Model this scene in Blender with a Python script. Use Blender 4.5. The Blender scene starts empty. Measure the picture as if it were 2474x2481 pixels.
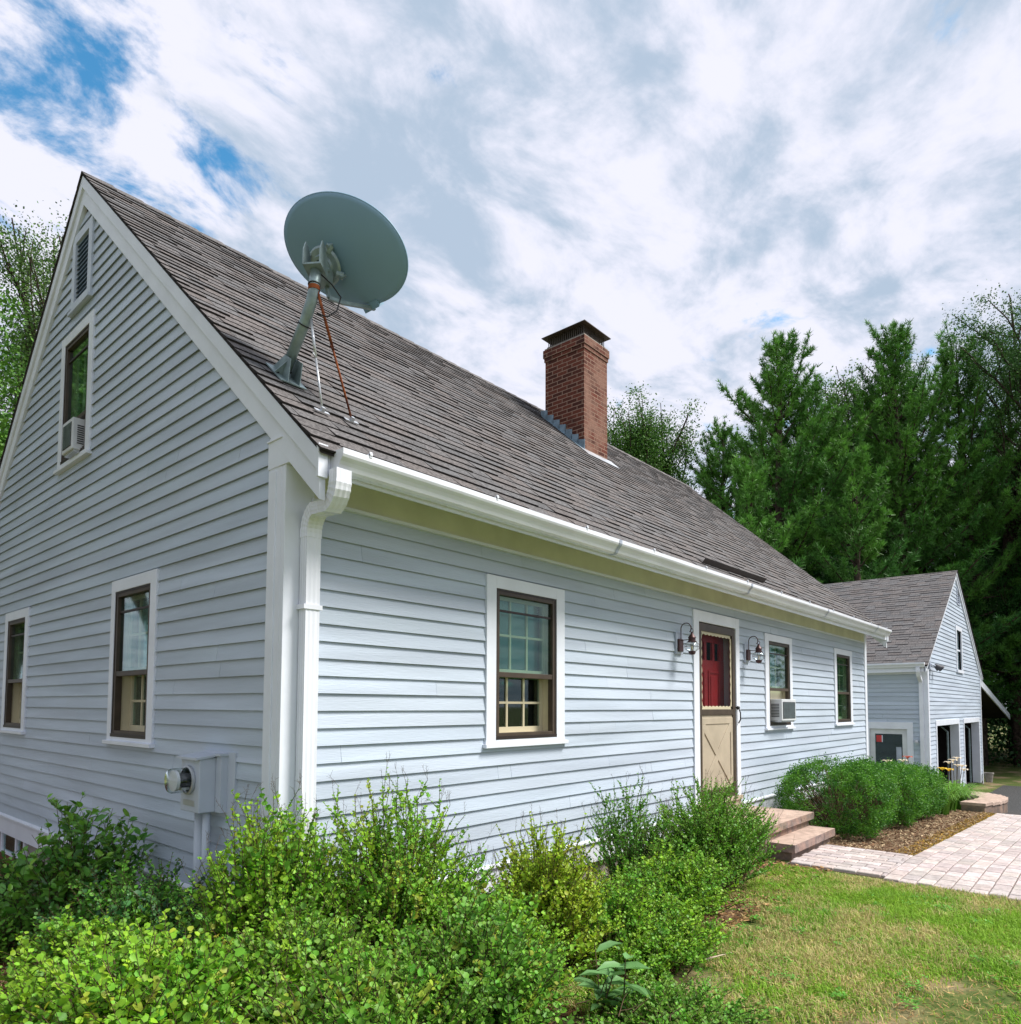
import bpy, math, random
import numpy as np
from mathutils import Vector, Matrix
R = math.radians
random.seed(7)
rng = np.random.default_rng(11)
C = bpy.context.scene
COL = C.collection

# ------------------------------------------------------------------ camera, sky, sun, exposure
cam_d = bpy.data.cameras.new('camera'); cam = bpy.data.objects.new('camera', cam_d); COL.objects.link(cam)
C.camera = cam
FPX, PXC, PYC, SW, SH = 1681.08, 1237.1, 1616.9, 2474.0, 2481.0
yaw, pitch, roll = R(48.922), R(3.133), R(0.253)
fv = Vector((math.sin(yaw)*math.cos(pitch), math.cos(yaw)*math.cos(pitch), math.sin(pitch)))
rv = Vector((math.cos(yaw), -math.sin(yaw), 0)); uv = rv.cross(fv)
r2 = rv*math.cos(roll)+uv*math.sin(roll); u2 = -rv*math.sin(roll)+uv*math.cos(roll)
M = Matrix((r2, u2, -fv)).transposed().to_4x4(); M.translation = (-2.336, -3.924, 1.75)
cam.matrix_world = M
cam_d.sensor_fit = 'HORIZONTAL'; cam_d.sensor_width = 36.0
cam_d.lens = FPX/SW*36.0
cam_d.shift_x = (SW/2-PXC)/SW
cam_d.shift_y = (PYC-SH/2)/SW
cam_d.clip_end = 2000; cam_d.clip_start = 0.05

SUN_AZ, SUN_EL = 143.0, 52.0
w = bpy.data.worlds.new('World'); C.world = w; w.use_nodes = True
nt = w.node_tree; nt.nodes.clear()
def N(t, **k):
    n = nt.nodes.new(t)
    for a, b in k.items(): setattr(n, a, b)
    return n
def Lk(a, b): nt.links.new(a, b)
def mth(op, a, b=None, clamp=False):
    n = N('ShaderNodeMath', operation=op, use_clamp=clamp)
    for i, v in enumerate((a, b)):
        if v is None: continue
        if isinstance(v, (int, float)): n.inputs[i].default_value = v
        else: Lk(v, n.inputs[i])
    return n.outputs[0]
def sstep(v, a, b):
    n = N('ShaderNodeMapRange', interpolation_type='SMOOTHSTEP'); Lk(v, n.inputs[0])
    n.inputs[1].default_value = a; n.inputs[2].default_value = b
    return n.outputs[0]
sky = N('ShaderNodeTexSky', sky_type='NISHITA', sun_disc=False)
sky.sun_elevation = R(SUN_EL); sky.sun_rotation = R(SUN_AZ)
tc = N('ShaderNodeTexCoord'); sep = N('ShaderNodeSeparateXYZ'); Lk(tc.outputs['Generated'], sep.inputs[0])
den = mth('ADD', mth('MAXIMUM', sep.outputs[2], 0.0), 0.16)
cmb = N('ShaderNodeCombineXYZ'); Lk(mth('DIVIDE', sep.outputs[0], den), cmb.inputs[0]); Lk(mth('DIVIDE', sep.outputs[1], den), cmb.inputs[1])
mp = N('ShaderNodeMapping'); Lk(cmb.outputs[0], mp.inputs[0])
mp.inputs['Rotation'].default_value = (0, 0, R(10)); mp.inputs['Scale'].default_value = (0.95, 1.25, 1); mp.inputs['Location'].default_value = (3.3, 1.7, 0)
def noise(vec, sc, det, rough, dist=0.0, off=None):
    n = N('ShaderNodeTexNoise'); n.inputs['Scale'].default_value = sc; n.inputs['Detail'].default_value = det
    n.inputs['Roughness'].default_value = rough; n.inputs['Distortion'].default_value = dist
    if off is not None:
        a = N('ShaderNodeVectorMath', operation='ADD'); Lk(vec, a.inputs[0]); a.inputs[1].default_value = off; vec = a.outputs[0]
    Lk(vec, n.inputs['Vector']); return n.outputs[0]
big = noise(mp.outputs[0], 1.15, 5, 0.55, 0.35)
mid = noise(mp.outputs[0], 3.9, 9, 0.60, 0.35, (5, 2, 1))
fine = noise(mp.outputs[0], 9.0, 8, 0.62, 0.3, (1, 8, 3))
dens = mth('ADD', mth('MULTIPLY', big, 0.26), mth('ADD', mth('MULTIPLY', mid, 0.52), mth('MULTIPLY', fine, 0.22)))
def lump(d, a, b):
    dv = N('ShaderNodeVectorMath', operation='DOT_PRODUCT'); Lk(tc.outputs['Generated'], dv.inputs[0]); dv.inputs[1].default_value = Vector(d).normalized(); return sstep(dv.outputs['Value'], a, b)
# the deck of cloud thins out towards the north, where blue shows between the puffs
thin = mth('ADD', mth('MULTIPLY', lump((0.04, 0.785, 0.62), 0.955, 0.998), 0.125), mth('MULTIPLY', lump((0.32, 0.72, 0.60), 0.985, 1.0), 0.05))
thick = mth('ADD', mth('MULTIPLY', lump((0.865, 0.075, 0.49), 0.90, 1.0), 0.075), mth('MULTIPLY', lump((0.55, 0.46, 0.57), 0.85, 1.0), 0.035))
glow = lump((0.81, 0.37, 0.38), 0.86, 1.0)
dens2 = mth('ADD', mth('SUBTRACT', dens, thin), 0.0)
cover = sstep(dens2, 0.33, 0.42)
dens3 = mth('SUBTRACT', mth('ADD', dens2, thick), mth('MULTIPLY', glow, 0.085))
midb = noise(mp.outputs[0], 3.9, 9, 0.60, 0.35, (5.05, 1.95, 1)); bigb = noise(mp.outputs[0], 1.15, 5, 0.55, 0.35, (0.13, -0.12, 0))
relief = mth('ADD', mth('MULTIPLY', mth('SUBTRACT', midb, mid), 1.5), mth('MULTIPLY', mth('SUBTRACT', bigb, big), 1.2))
grey = sstep(mth('ADD', dens3, mth('MULTIPLY', relief, 0.75)), 0.36, 0.68)
ccol = N('ShaderNodeMix', data_type='RGBA'); Lk(grey, ccol.inputs[0])
ccol.inputs[6].default_value = (6.1, 6.15, 7.0, 1); ccol.inputs[7].default_value = (3.2, 3.95, 4.95, 1)
skyc = N('ShaderNodeMix', data_type='RGBA', blend_type='MULTIPLY'); skyc.inputs[0].default_value = 1.0
Lk(sky.outputs[0], skyc.inputs[6]); skyc.inputs[7].default_value = (0.55, 1.35, 1.55, 1)
fin = N('ShaderNodeMix', data_type='RGBA'); Lk(cover, fin.inputs[0]); Lk(skyc.outputs[2], fin.inputs[6]); Lk(ccol.outputs[2], fin.inputs[7])
bg = N('ShaderNodeBackground'); bg.inputs[1].default_value = 0.1; Lk(fin.outputs[2], bg.inputs[0])
ow = N('ShaderNodeOutputWorld'); Lk(bg.outputs[0], ow.inputs[0])

sl = bpy.data.lights.new('sun', 'SUN'); sl.energy = 3.7; sl.angle = R(20); sl.color = (1.0, 0.965, 0.91)
so = bpy.data.objects.new('sun', sl); COL.objects.link(so)
sd = Vector((math.sin(R(SUN_AZ))*math.cos(R(SUN_EL)), math.cos(R(SUN_AZ))*math.cos(R(SUN_EL)), math.sin(R(SUN_EL))))
so.rotation_euler = sd.to_track_quat('Z', 'Y').to_euler(); so.location = sd*40
C.view_settings.view_transform = 'Standard'; C.view_settings.look = 'None'
C.view_settings.exposure = 0.58; C.view_settings.gamma = 1.0

# ------------------------------------------------------------------ materials
MATS = {}
def mat(name, col, rough=0.6, spec=0.4, metal=0.0, var=0.12, vscale=3.0, bump=0.0, bscale=60.0, attr=False, trans=0.0, col2=None, stretch=None, coat=0.0):
    m = bpy.data.materials.new(name); m.use_nodes = True
    t = m.node_tree; b = t.nodes['Principled BSDF']; L = t.links.new
    b.inputs['Roughness'].default_value = rough; b.inputs['Metallic'].default_value = metal
    b.inputs['Specular IOR Level'].default_value = spec
    if coat: b.inputs['Coat Weight'].default_value = coat; b.inputs['Coat Roughness'].default_value = 0.15
    tcn = t.nodes.new('ShaderNodeTexCoord'); mpn = t.nodes.new('ShaderNodeMapping'); L(tcn.outputs['Object'], mpn.inputs[0])
    if stretch: mpn.inputs['Scale'].default_value = stretch
    nz = t.nodes.new('ShaderNodeTexNoise'); nz.inputs['Scale'].default_value = vscale; nz.inputs['Detail'].default_value = 6; L(mpn.outputs[0], nz.inputs['Vector'])
    cr = t.nodes.new('ShaderNodeMix'); cr.data_type = 'RGBA'; 
    mr = t.nodes.new('ShaderNodeMapRange'); mr.inputs[1].default_value = 0.35; mr.inputs[2].default_value = 0.65; L(nz.outputs[0], mr.inputs[0]); L(mr.outputs[0], cr.inputs[0])
    c = col; d = col2 if col2 else tuple(x*(1-var*2) for x in c)
    cr.inputs[6].default_value = (*d, 1); cr.inputs[7].default_value = (*[min(1, x*(1+(0 if col2 else var))) for x in c], 1)
    out = cr.outputs[2]
    if attr:
        at = t.nodes.new('ShaderNodeAttribute'); at.attribute_name = 'Col'
        mu = t.nodes.new('ShaderNodeMix'); mu.data_type = 'RGBA'; mu.blend_type = 'MULTIPLY'; mu.inputs[0].default_value = 1
        L(out, mu.inputs[6]); L(at.outputs['Color'], mu.inputs[7]); out = mu.outputs[2]
    L(out, b.inputs['Base Color'])
    if bump:
        n2 = t.nodes.new('ShaderNodeTexNoise'); n2.inputs['Scale'].default_value = bscale; n2.inputs['Detail'].default_value = 5; L(mpn.outputs[0], n2.inputs['Vector'])
        bp = t.nodes.new('ShaderNodeBump'); bp.inputs['Strength'].default_value = bump; bp.inputs['Distance'].default_value = 0.01
        L(n2.outputs[0], bp.inputs['Height']); L(bp.outputs[0], b.inputs['Normal'])
    if trans:
        tr = t.nodes.new('ShaderNodeBsdfTranslucent'); L(out, tr.inputs[0]); mx = t.nodes.new('ShaderNodeMixShader'); mx.inputs[0].default_value = trans
        o = t.nodes['Material Output']; L(b.outputs[0], mx.inputs[1]); L(tr.outputs[0], mx.inputs[2]); L(mx.outputs[0], o.inputs[0])
    MATS[name] = m; return m
mat('siding', (0.505, 0.572, 0.66), 0.5, 0.35, var=0.075, vscale=0.9, bump=0.25, bscale=22, stretch=(0.5, 0.5, 7), attr=True)
mat('trim', (0.78, 0.81, 0.88), 0.42, 0.4, var=0.03, vscale=2.5, bump=0.12, bscale=30)
mat('gutter_white', (0.80, 0.82, 0.88), 0.25, 0.5, var=0.03, vscale=3)
mat('soffit_paint', (0.70, 0.70, 0.56), 0.6, 0.3, var=0.05)
mat('shingle', (0.188, 0.175, 0.172), 0.93, 0.2, var=0.22, vscale=45, bump=0.9, bscale=260, attr=True)
mat('shingle_edge', (0.035, 0.03, 0.03), 0.9, 0.2)
mat('brown_metal', (0.068, 0.048, 0.033), 0.45, 0.4, var=0.12, vscale=6)
mat('brown_dark', (0.030, 0.020, 0.016), 0.45, 0.4)
mat('cream', (0.62, 0.55, 0.38), 0.5, 0.4, var=0.06)
mat('blind', (0.55, 0.66, 0.64), 0.6, 0.3, var=0.05)
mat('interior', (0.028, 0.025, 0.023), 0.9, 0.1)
mat('red_paint', (0.48, 0.025, 0.03), 0.4, 0.4, var=0.06)
mat('tan_paint', (0.46, 0.39, 0.29), 0.5, 0.35, var=0.06)
mat('lantern_metal', (0.075, 0.035, 0.035), 0.4, 0.5, metal=0.5)
mat('plate_blue', (0.45, 0.50, 0.60), 0.5)
mat('dish_grey', (0.21, 0.35, 0.47), 0.5, 0.4, var=0.03, vscale=1.5)
mat('galv', (0.28, 0.36, 0.37), 0.45, 0.5, metal=0.35, var=0.12, vscale=14)
mat('galv_light', (0.58, 0.60, 0.63), 0.35, 0.5, metal=0.5, var=0.08)
mat('rust', (0.30, 0.085, 0.025), 0.85, 0.2, var=0.3, vscale=16, col2=(0.09, 0.025, 0.015))
mat('black_rubber', (0.012, 0.012, 0.014), 0.5)
mat('lead', (0.22, 0.30, 0.36), 0.5, 0.5, metal=0.4, var=0.15, vscale=10)
mat('meter_paint', (0.55, 0.60, 0.68), 0.45, 0.4, var=0.04)
mat('ac_white', (0.66, 0.68, 0.70), 0.5, 0.4, var=0.06)
mat('ac_grill', (0.06, 0.06, 0.07), 0.6)
mat('stone', (0.33, 0.235, 0.185), 0.9, 0.2, vscale=8, col2=(0.19, 0.16, 0.14), bump=1.0, bscale=30, attr=True)
mat('stone_top', (0.50, 0.37, 0.30), 0.9, 0.2, vscale=10, var=0.12, bump=0.4, bscale=80)
mat('paver', (0.54, 0.47, 0.45), 0.9, 0.2, vscale=18, var=0.1, bump=0.5, bscale=90, attr=True)
mat('sand', (0.20, 0.155, 0.12), 0.95, 0.1, vscale=30, var=0.2)
mat('concrete', (0.34, 0.31, 0.27), 0.9, 0.2, vscale=5, var=0.15, bump=0.3, bscale=60)
mat('asphalt', (0.07, 0.07, 0.07), 0.9, 0.2, vscale=30, var=0.2, bump=0.4, bscale=200)
mat('bark', (0.075, 0.055, 0.042), 0.95, 0.1, vscale=8, var=0.3, bump=0.8, bscale=20)
mat('stem', (0.11, 0.075, 0.045), 0.85, 0.1, vscale=20, var=0.25)
mat('chip', (0.36, 0.27, 0.17), 0.95, 0.1, attr=True, var=0.1)
mat('pale_stick', (0.55, 0.45, 0.33), 0.9, 0.1)
mat('leaf', (1, 1, 1), 0.5, 0.35, attr=True, trans=0.32, var=0.06, vscale=40)
mat('leaf_gloss', (1, 1, 1), 0.32, 0.5, attr=True, trans=0.2, var=0.06, vscale=40)
mat('leaf_far', (1, 1, 1), 0.55, 0.3, attr=True, trans=0.15, var=0.05)
mat('grass', (1, 1, 1), 0.6, 0.25, attr=True, trans=0.3, var=0.05)
mat('petal_cream', (0.85, 0.72, 0.55), 0.6, 0.2, trans=0.2, var=0.05)
mat('petal_yellow', (0.85, 0.55, 0.05), 0.6, 0.2, trans=0.2, var=0.05)
mat('petal_red', (0.55, 0.12, 0.08), 0.6, 0.2, trans=0.2, var=0.05)
mat('sticker_red', (0.55, 0.05, 0.05), 0.5)
mat('bin_blue', (0.16, 0.22, 0.30), 0.5)

def glass_mat(name, tint, boost, alpha):
    m = bpy.data.materials.new(name); m.use_nodes = True; t = m.node_tree; t.nodes.clear(); L = t.links.new
    o = t.nodes.new('ShaderNodeOutputMaterial'); g = t.nodes.new('ShaderNodeBsdfGlossy'); g.inputs['Roughness'].default_value = 0.03; g.inputs[0].default_value = (0.85, 0.95, 0.95, 1)
    tr = t.nodes.new('ShaderNodeBsdfTransparent'); tr.inputs[0].default_value = (*tint, 1)
    df = t.nodes.new('ShaderNodeBsdfDiffuse'); df.inputs[0].default_value = (0.02, 0.03, 0.03, 1)
    m1 = t.nodes.new('ShaderNodeMixShader'); m1.inputs[0].default_value = alpha; L(tr.outputs[0], m1.inputs[1]); L(df.outputs[0], m1.inputs[2])
    fr = t.nodes.new('ShaderNodeLayerWeight'); fr.inputs[0].default_value = 0.5
    pw = t.nodes.new('ShaderNodeMath'); pw.operation = 'POWER'; L(fr.outputs['Facing'], pw.inputs[0]); pw.inputs[1].default_value = 4.0
    ma = t.nodes.new('ShaderNodeMath'); ma.operation = 'MULTIPLY_ADD'; L(pw.outputs[0], ma.inputs[0]); ma.inputs[1].default_value = 0.8; ma.inputs[2].default_value = 0.035
    mm = t.nodes.new('ShaderNodeMath'); mm.operation = 'MULTIPLY'; mm.inputs[1].default_value = boost; L(ma.outputs[0], mm.inputs[0])
    tx = t.nodes.new('ShaderNodeTexNoise'); tx.inputs['Scale'].default_value = 2.0
    bp = t.nodes.new('ShaderNodeBump'); bp.inputs['Strength'].default_value = 0.03; L(tx.outputs[0], bp.inputs['Height']); L(bp.outputs[0], g.inputs['Normal'])
    m2 = t.nodes.new('ShaderNodeMixShader'); L(mm.outputs[0], m2.inputs[0]); L(m1.outputs[0], m2.inputs[1]); L(g.outputs[0], m2.inputs[2]); L(m2.outputs[0], o.inputs[0])
    MATS[name] = m
glass_mat('glass', (0.80, 0.92, 0.90), 1.1, 0.03)
glass_mat('glass_clear', (0.95, 0.97, 0.97), 1.5, 0.0)
glass_mat('screen', (0.85, 0.85, 0.85), 0.05, 0.06)

def brick_mat(name, worn):
    m = bpy.data.materials.new(name); m.use_nodes = True; t = m.node_tree; b = t.nodes['Principled BSDF']; L = t.links.new
    b.inputs['Roughness'].default_value = 0.92; b.inputs['Specular IOR Level'].default_value = 0.2
    u = t.nodes.new('ShaderNodeUVMap'); u.uv_map = 'UVMap'
    nz = t.nodes.new('ShaderNodeTexNoise'); nz.inputs['Scale'].default_value = 7; nz.inputs['Detail'].default_value = 6
    L(u.outputs[0], nz.inputs['Vector'])
    ad = t.nodes.new('ShaderNodeVectorMath'); ad.operation = 'MULTIPLY_ADD'; L(nz.outputs['Color'], ad.inputs[0]); ad.inputs[1].default_value = (0.012, 0.012, 0); L(u.outputs[0], ad.inputs[2])
    br = t.nodes.new('ShaderNodeTexBrick'); L(ad.outputs[0], br.inputs['Vector']); br.inputs['Scale'].default_value = 1.0
    br.inputs['Brick Width'].default_value = 0.205; br.inputs['Row Height'].default_value = 0.068; br.inputs['Mortar Size'].default_value = 0.0075
    br.inputs['Mortar Smooth'].default_value = 0.2; br.inputs['Bias'].default_value = -0.2
    br.inputs['Color1'].default_value = (0.19, 0.058, 0.038, 1); br.inputs['Color2'].default_value = (0.06, 0.025, 0.02, 1); br.inputs['Mortar'].default_value = (0.42, 0.27, 0.20, 1)
    n2 = t.nodes.new('ShaderNodeTexNoise'); n2.inputs['Scale'].default_value = 3.2; n2.inputs['Detail'].default_value = 7; L(u.outputs[0], n2.inputs['Vector'])
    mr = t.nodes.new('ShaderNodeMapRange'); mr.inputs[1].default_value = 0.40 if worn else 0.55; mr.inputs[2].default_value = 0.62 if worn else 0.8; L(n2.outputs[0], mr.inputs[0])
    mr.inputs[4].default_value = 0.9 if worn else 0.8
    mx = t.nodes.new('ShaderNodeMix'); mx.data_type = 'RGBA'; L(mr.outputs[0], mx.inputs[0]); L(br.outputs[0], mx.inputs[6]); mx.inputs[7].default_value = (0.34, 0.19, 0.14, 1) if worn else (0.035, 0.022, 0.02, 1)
    n3 = t.nodes.new('ShaderNodeTexNoise'); n3.inputs['Scale'].default_value = 30; L(u.outputs[0], n3.inputs['Vector'])
    m3 = t.nodes.new('ShaderNodeMix'); m3.data_type = 'RGBA'; m3.blend_type = 'MULTIPLY'; m3.inputs[0].default_value = 0.5; L(mx.outputs[2], m3.inputs[6]); L(n3.outputs[0], m3.inputs[7])
    L(m3.outputs[2], b.inputs['Base Color'])
    bp = t.nodes.new('ShaderNodeBump'); bp.inputs['Strength'].default_value = 0.8; bp.inputs['Distance'].default_value = 0.006; bp.invert = True
    L(br.outputs['Fac'], bp.inputs['Height']); L(bp.outputs[0], b.inputs['Normal'])
    MATS[name] = m
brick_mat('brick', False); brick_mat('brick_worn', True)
def ground_mat():
    m = bpy.data.materials.new('turf'); m.use_nodes = True; t = m.node_tree; b = t.nodes['Principled BSDF']; L = t.links.new
    b.inputs['Roughness'].default_value = 0.95; b.inputs['Specular IOR Level'].default_value = 0.1
    tcn = t.nodes.new('ShaderNodeTexCoord')
    def nz(s, d=6):
        n = t.nodes.new('ShaderNodeTexNoise'); n.inputs['Scale'].default_value = s; n.inputs['Detail'].default_value = d; L(tcn.outputs['Object'], n.inputs['Vector']); return n.outputs[0]
    def mr(v, a, c):
        n = t.nodes.new('ShaderNodeMapRange'); n.inputs[1].default_value = a; n.inputs[2].default_value = c; L(v, n.inputs[0]); return n.outputs[0]
    def mix(f, a, c):
        n = t.nodes.new('ShaderNodeMix'); n.data_type = 'RGBA'; L(f, n.inputs[0])
        for i, v in ((6, a), (7, c)):
            if isinstance(v, tuple): n.inputs[i].default_value = (*v, 1)
            else: L(v, n.inputs[i])
        return n.outputs[2]
    c1 = mix(mr(nz(25), 0.35, 0.65), (0.05, 0.09, 0.018), (0.13, 0.15, 0.045))
    c2 = mix(mr(nz(60), 0.3, 0.7), (0.20, 0.15, 0.085), (0.34, 0.26, 0.15))
    L(mix(mr(nz(1.3, 8), 0.5, 0.62), c1, c2), b.inputs['Base Color'])
    bp = t.nodes.new('ShaderNodeBump'); bp.inputs['Strength'].default_value = 0.6; L(nz(70), bp.inputs['Height']); L(bp.outputs[0], b.inputs['Normal'])
    MATS['turf'] = m
ground_mat()
mat('mulch', (0.23, 0.15, 0.09), 0.95, 0.1, vscale=35, var=0.1, col2=(0.09, 0.05, 0.035), bump=0.9, bscale=50)
mat('red_mulch', (0.19, 0.085, 0.045), 0.95, 0.1, vscale=35, var=0.1, col2=(0.08, 0.035, 0.02), bump=0.9, bscale=50)

# ------------------------------------------------------------------ mesh helpers
LOC = {}
class MB:
    def __init__(s): s.v = []; s.f = []; s.m = []; s.c = []; s.uv = None; s.smooth = False
    def face(s, pts, mi=0, c=(1, 1, 1)):
        k = len(s.v); s.v.extend([tuple(p) for p in pts]); s.f.append(tuple(range(k, k+len(pts)))); s.m.append(mi); s.c.append(c)
    def hexa(s, p, mi=0, c=(1, 1, 1)):      # p: 4 bottom + 4 top corners, same winding
        k = len(s.v); s.v.extend([tuple(q) for q in p])
        for f in ((0, 3, 2, 1), (4, 5, 6, 7), (0, 1, 5, 4), (1, 2, 6, 5), (2, 3, 7, 6), (3, 0, 4, 7)):
            s.f.append(tuple(k+i for i in f)); s.m.append(mi); s.c.append(c)
    def box(s, x0, x1, y0, y1, z0, z1, mi=0, c=(1, 1, 1)):
        s.hexa([(x0, y0, z0), (x1, y0, z0), (x1, y1, z0), (x0, y1, z0), (x0, y0, z1), (x1, y0, z1), (x1, y1, z1), (x0, y1, z1)], mi, c)
    def prism(s, poly, vec, mi=0, c=(1, 1, 1)):
        k = len(s.v); n = len(poly); vec = Vector(vec)
        s.v.extend([tuple(p) for p in poly]); s.v.extend([tuple(Vector(p)+vec) for p in poly])
        s.f.append(tuple(range(k, k+n))); s.f.append(tuple(range(k+2*n-1, k+n-1, -1)))
        for i in range(n):
            j = (i+1) % n; s.f.append((k+i, k+n+i, k+n+j, k+j))
        s.m += [mi]*(n+2); s.c += [c]*(n+2)
    def tube(s, path, rad, n=10, mi=0, c=(1, 1, 1), cap=True, flat=None):
        path = [Vector(p) for p in path]; rads = rad if isinstance(rad, (list, tuple)) else [rad]*len(path)
        k = len(s.v); up = None
        for i, p in enumerate(path):
            d = (path[min(i+1, len(path)-1)]-path[max(i-1, 0)]).normalized()
            if up is None:
                up = Vector((0, 0, 1)) if abs(d.z) < 0.9 else Vector((1, 0, 0))
            a = up.cross(d).normalized(); b = d.cross(a); up = b
            for j in range(n):
                t = 2*math.pi*(j+(0.5 if n == 4 else 0))/n
                s.v.append(tuple(p+(a*math.cos(t)+b*math.sin(t))*rads[i]))
        for i in range(len(path)-1):
            for j in range(n):
                j2 = (j+1) % n; s.f.append((k+i*n+j, k+i*n+j2, k+(i+1)*n+j2, k+(i+1)*n+j)); s.m.append(mi); s.c.append(c)
        if cap:
            s.f.append(tuple(k+j for j in reversed(range(n)))); s.m.append(mi); s.c.append(c)
            q = k+(len(path)-1)*n; s.f.append(tuple(q+j for j in range(n))); s.m.append(mi); s.c.append(c)
    def lathe(s, prof, o, axis=(0, 0, 1), n=24, mi=0, c=(1, 1, 1)):
        ax = Vector(axis).normalized(); a = ax.orthogonal().normalized(); b = ax.cross(a); o = Vector(o); k = len(s.v)
        for r_, h in prof:
            for j in range(n):
                t = 2*math.pi*j/n; s.v.append(tuple(o+ax*h+(a*math.cos(t)+b*math.sin(t))*max(r_, 1e-4)))
        for i in range(len(prof)-1):
            for j in range(n):
                j2 = (j+1) % n; s.f.append((k+i*n+j, k+i*n+j2, k+(i+1)*n+j2, k+(i+1)*n+j)); s.m.append(mi); s.c.append(c)
    def build(s, name, mats, parent=None, smooth=False, autosmooth=None, bevel=0.0, recalc=True):
        o3 = LOC.get(parent.name, (0, 0, 0)) if parent else (0, 0, 0)
        me = bpy.data.meshes.new(name)
        V = np.array(s.v, dtype=np.float64)-np.array(o3)
        me.from_pydata(V.tolist(), [], s.f)
        if recalc:
            import bmesh
            bm = bmesh.new(); bm.from_mesh(me)
            if smooth: bmesh.ops.remove_doubles(bm, verts=bm.verts, dist=1e-5)
            bmesh.ops.recalc_face_normals(bm, faces=bm.faces); bm.to_mesh(me); bm.free()
        if isinstance(mats, str): mats = [mats]
        for m in mats: me.materials.append(MATS[m])
        if len(me.polygons) == len(s.m):
            me.polygons.foreach_set('material_index', s.m)
            at = me.attributes.new('Col', 'FLOAT_COLOR', 'FACE'); at.data.foreach_set('color', np.array([(*c, 1) for c in s.c], dtype=np.float32).ravel())
        if smooth: me.polygons.foreach_set('use_smooth', [True]*len(me.polygons))
        ob = bpy.data.objects.new(name, me); COL.objects.link(ob)
        if parent: ob.parent = parent; LOC[ob.name] = o3
        if bevel:
            bv = ob.modifiers.new('bevel', 'BEVEL'); bv.width = bevel; bv.segments = 2; bv.limit_method = 'ANGLE'
        if autosmooth:
            pass
        return ob
def np_mesh(name, V, F, cols, matn, parent=None, k=4):
    """V (n,3) F (m,k) cols (m,3)"""
    o3 = LOC.get(parent.name, (0, 0, 0)) if parent else (0, 0, 0)
    me = bpy.data.meshes.new(name); V = np.asarray(V, dtype=np.float32)-np.array(o3, dtype=np.float32)
    F = np.asarray(F, dtype=np.int32); m = len(F); k = F.shape[1]
    me.vertices.add(len(V)); me.vertices.foreach_set('co', V.ravel())
    me.loops.add(m*k); me.loops.foreach_set('vertex_index', F.ravel())
    me.polygons.add(m); me.polygons.foreach_set('loop_start', np.arange(0, m*k, k, dtype=np.int32)); me.polygons.foreach_set('loop_total', np.full(m, k, dtype=np.int32))
    me.update(calc_edges=True)
    me.materials.append(MATS[matn])
    at = me.attributes.new('Col', 'FLOAT_COLOR', 'FACE'); cc = np.ones((m, 4), dtype=np.float32); cc[:, :3] = cols; at.data.foreach_set('color', cc.ravel())
    ob = bpy.data.objects.new(name, me); COL.objects.link(ob)
    if parent: ob.parent = parent; LOC[ob.name] = o3
    return ob
def thing(name, label, cat, loc=(0, 0, 0), group=None):
    o = bpy.data.objects.new(name, None); COL.objects.link(o); o.location = loc; o.empty_display_size = 0.2
    LOC[o.name] = tuple(loc); tag(o, label, cat, group); return o
def tag(o, label, cat, group=None):
    o['label'] = label; o['category'] = cat
    if group: o['group'] = group
    return o
def struct(o): o['kind'] = 'structure'; return o
def stuff(o, label, cat): o['kind'] = 'stuff'; o['label'] = label; o['category'] = cat; return o

# ------------------------------------------------------------------ terrain
def gz(x, y):
    z = np.interp(x, [-200, -2, 6.8, 14.3, 19.0, 28, 60, 200], [-0.3, -0.04, 0.0, -0.35, -0.82, -0.95, -1.0, 1.0])
    return float(z)
def sheet(name, xs, ys, matn, off=0.0, inside=None):
    mb = MB(); xs = list(xs); ys = list(ys); idx = {}
    for i, x in enumerate(xs):
        for j, y in enumerate(ys):
            idx[i, j] = len(mb.v); mb.v.append((x, y, gz(x, y)+off))
    for i in range(len(xs)-1):
        for j in range(len(ys)-1):
            mb.f.append((idx[i, j], idx[i+1, j], idx[i+1, j+1], idx[i, j+1])); mb.m.append(0); mb.c.append((1, 1, 1))
    return mb.build(name, matn)
struct(sheet('ground', [-200, -100, -40, -10, -5, -2, 0, 2, 4, 6.8, 8, 10, 12, 14.3, 15, 16, 17, 18, 19, 21, 24, 28, 35, 45, 60, 100, 200], [-200, -100, -40, -10, -5, 0, 5, 10, 20, 40, 100, 200], 'turf'))
struct(sheet('bark_mulch_bed', [7.05, 8, 9, 10, 11, 12, 13, 14.25], [-2.04, -1.4, -0.7, 0.0], 'mulch', 0.012))
struct(sheet('front_bed', [-3.2, -1, 1, 3, 5.6], [-1.5, -1.0, -0.5, 0.0], 'mulch', 0.010))
struct(sheet('side_bed', [-3.2, -2, -1, 0.0], [0.0, 1.5, 3.5, 6, 9], 'red_mulch', 0.010))
struct(sheet('driveway', [14.75, 15, 16, 17, 18, 19, 20, 22, 24, 27], [-12, -8, -5, -3, -2, -0.9], 'asphalt', 0.008))
struct(sheet('garage_apron', [14.35, 14.55, 14.74], [-6, -4, -2.05], 'concrete', 0.02))

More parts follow.
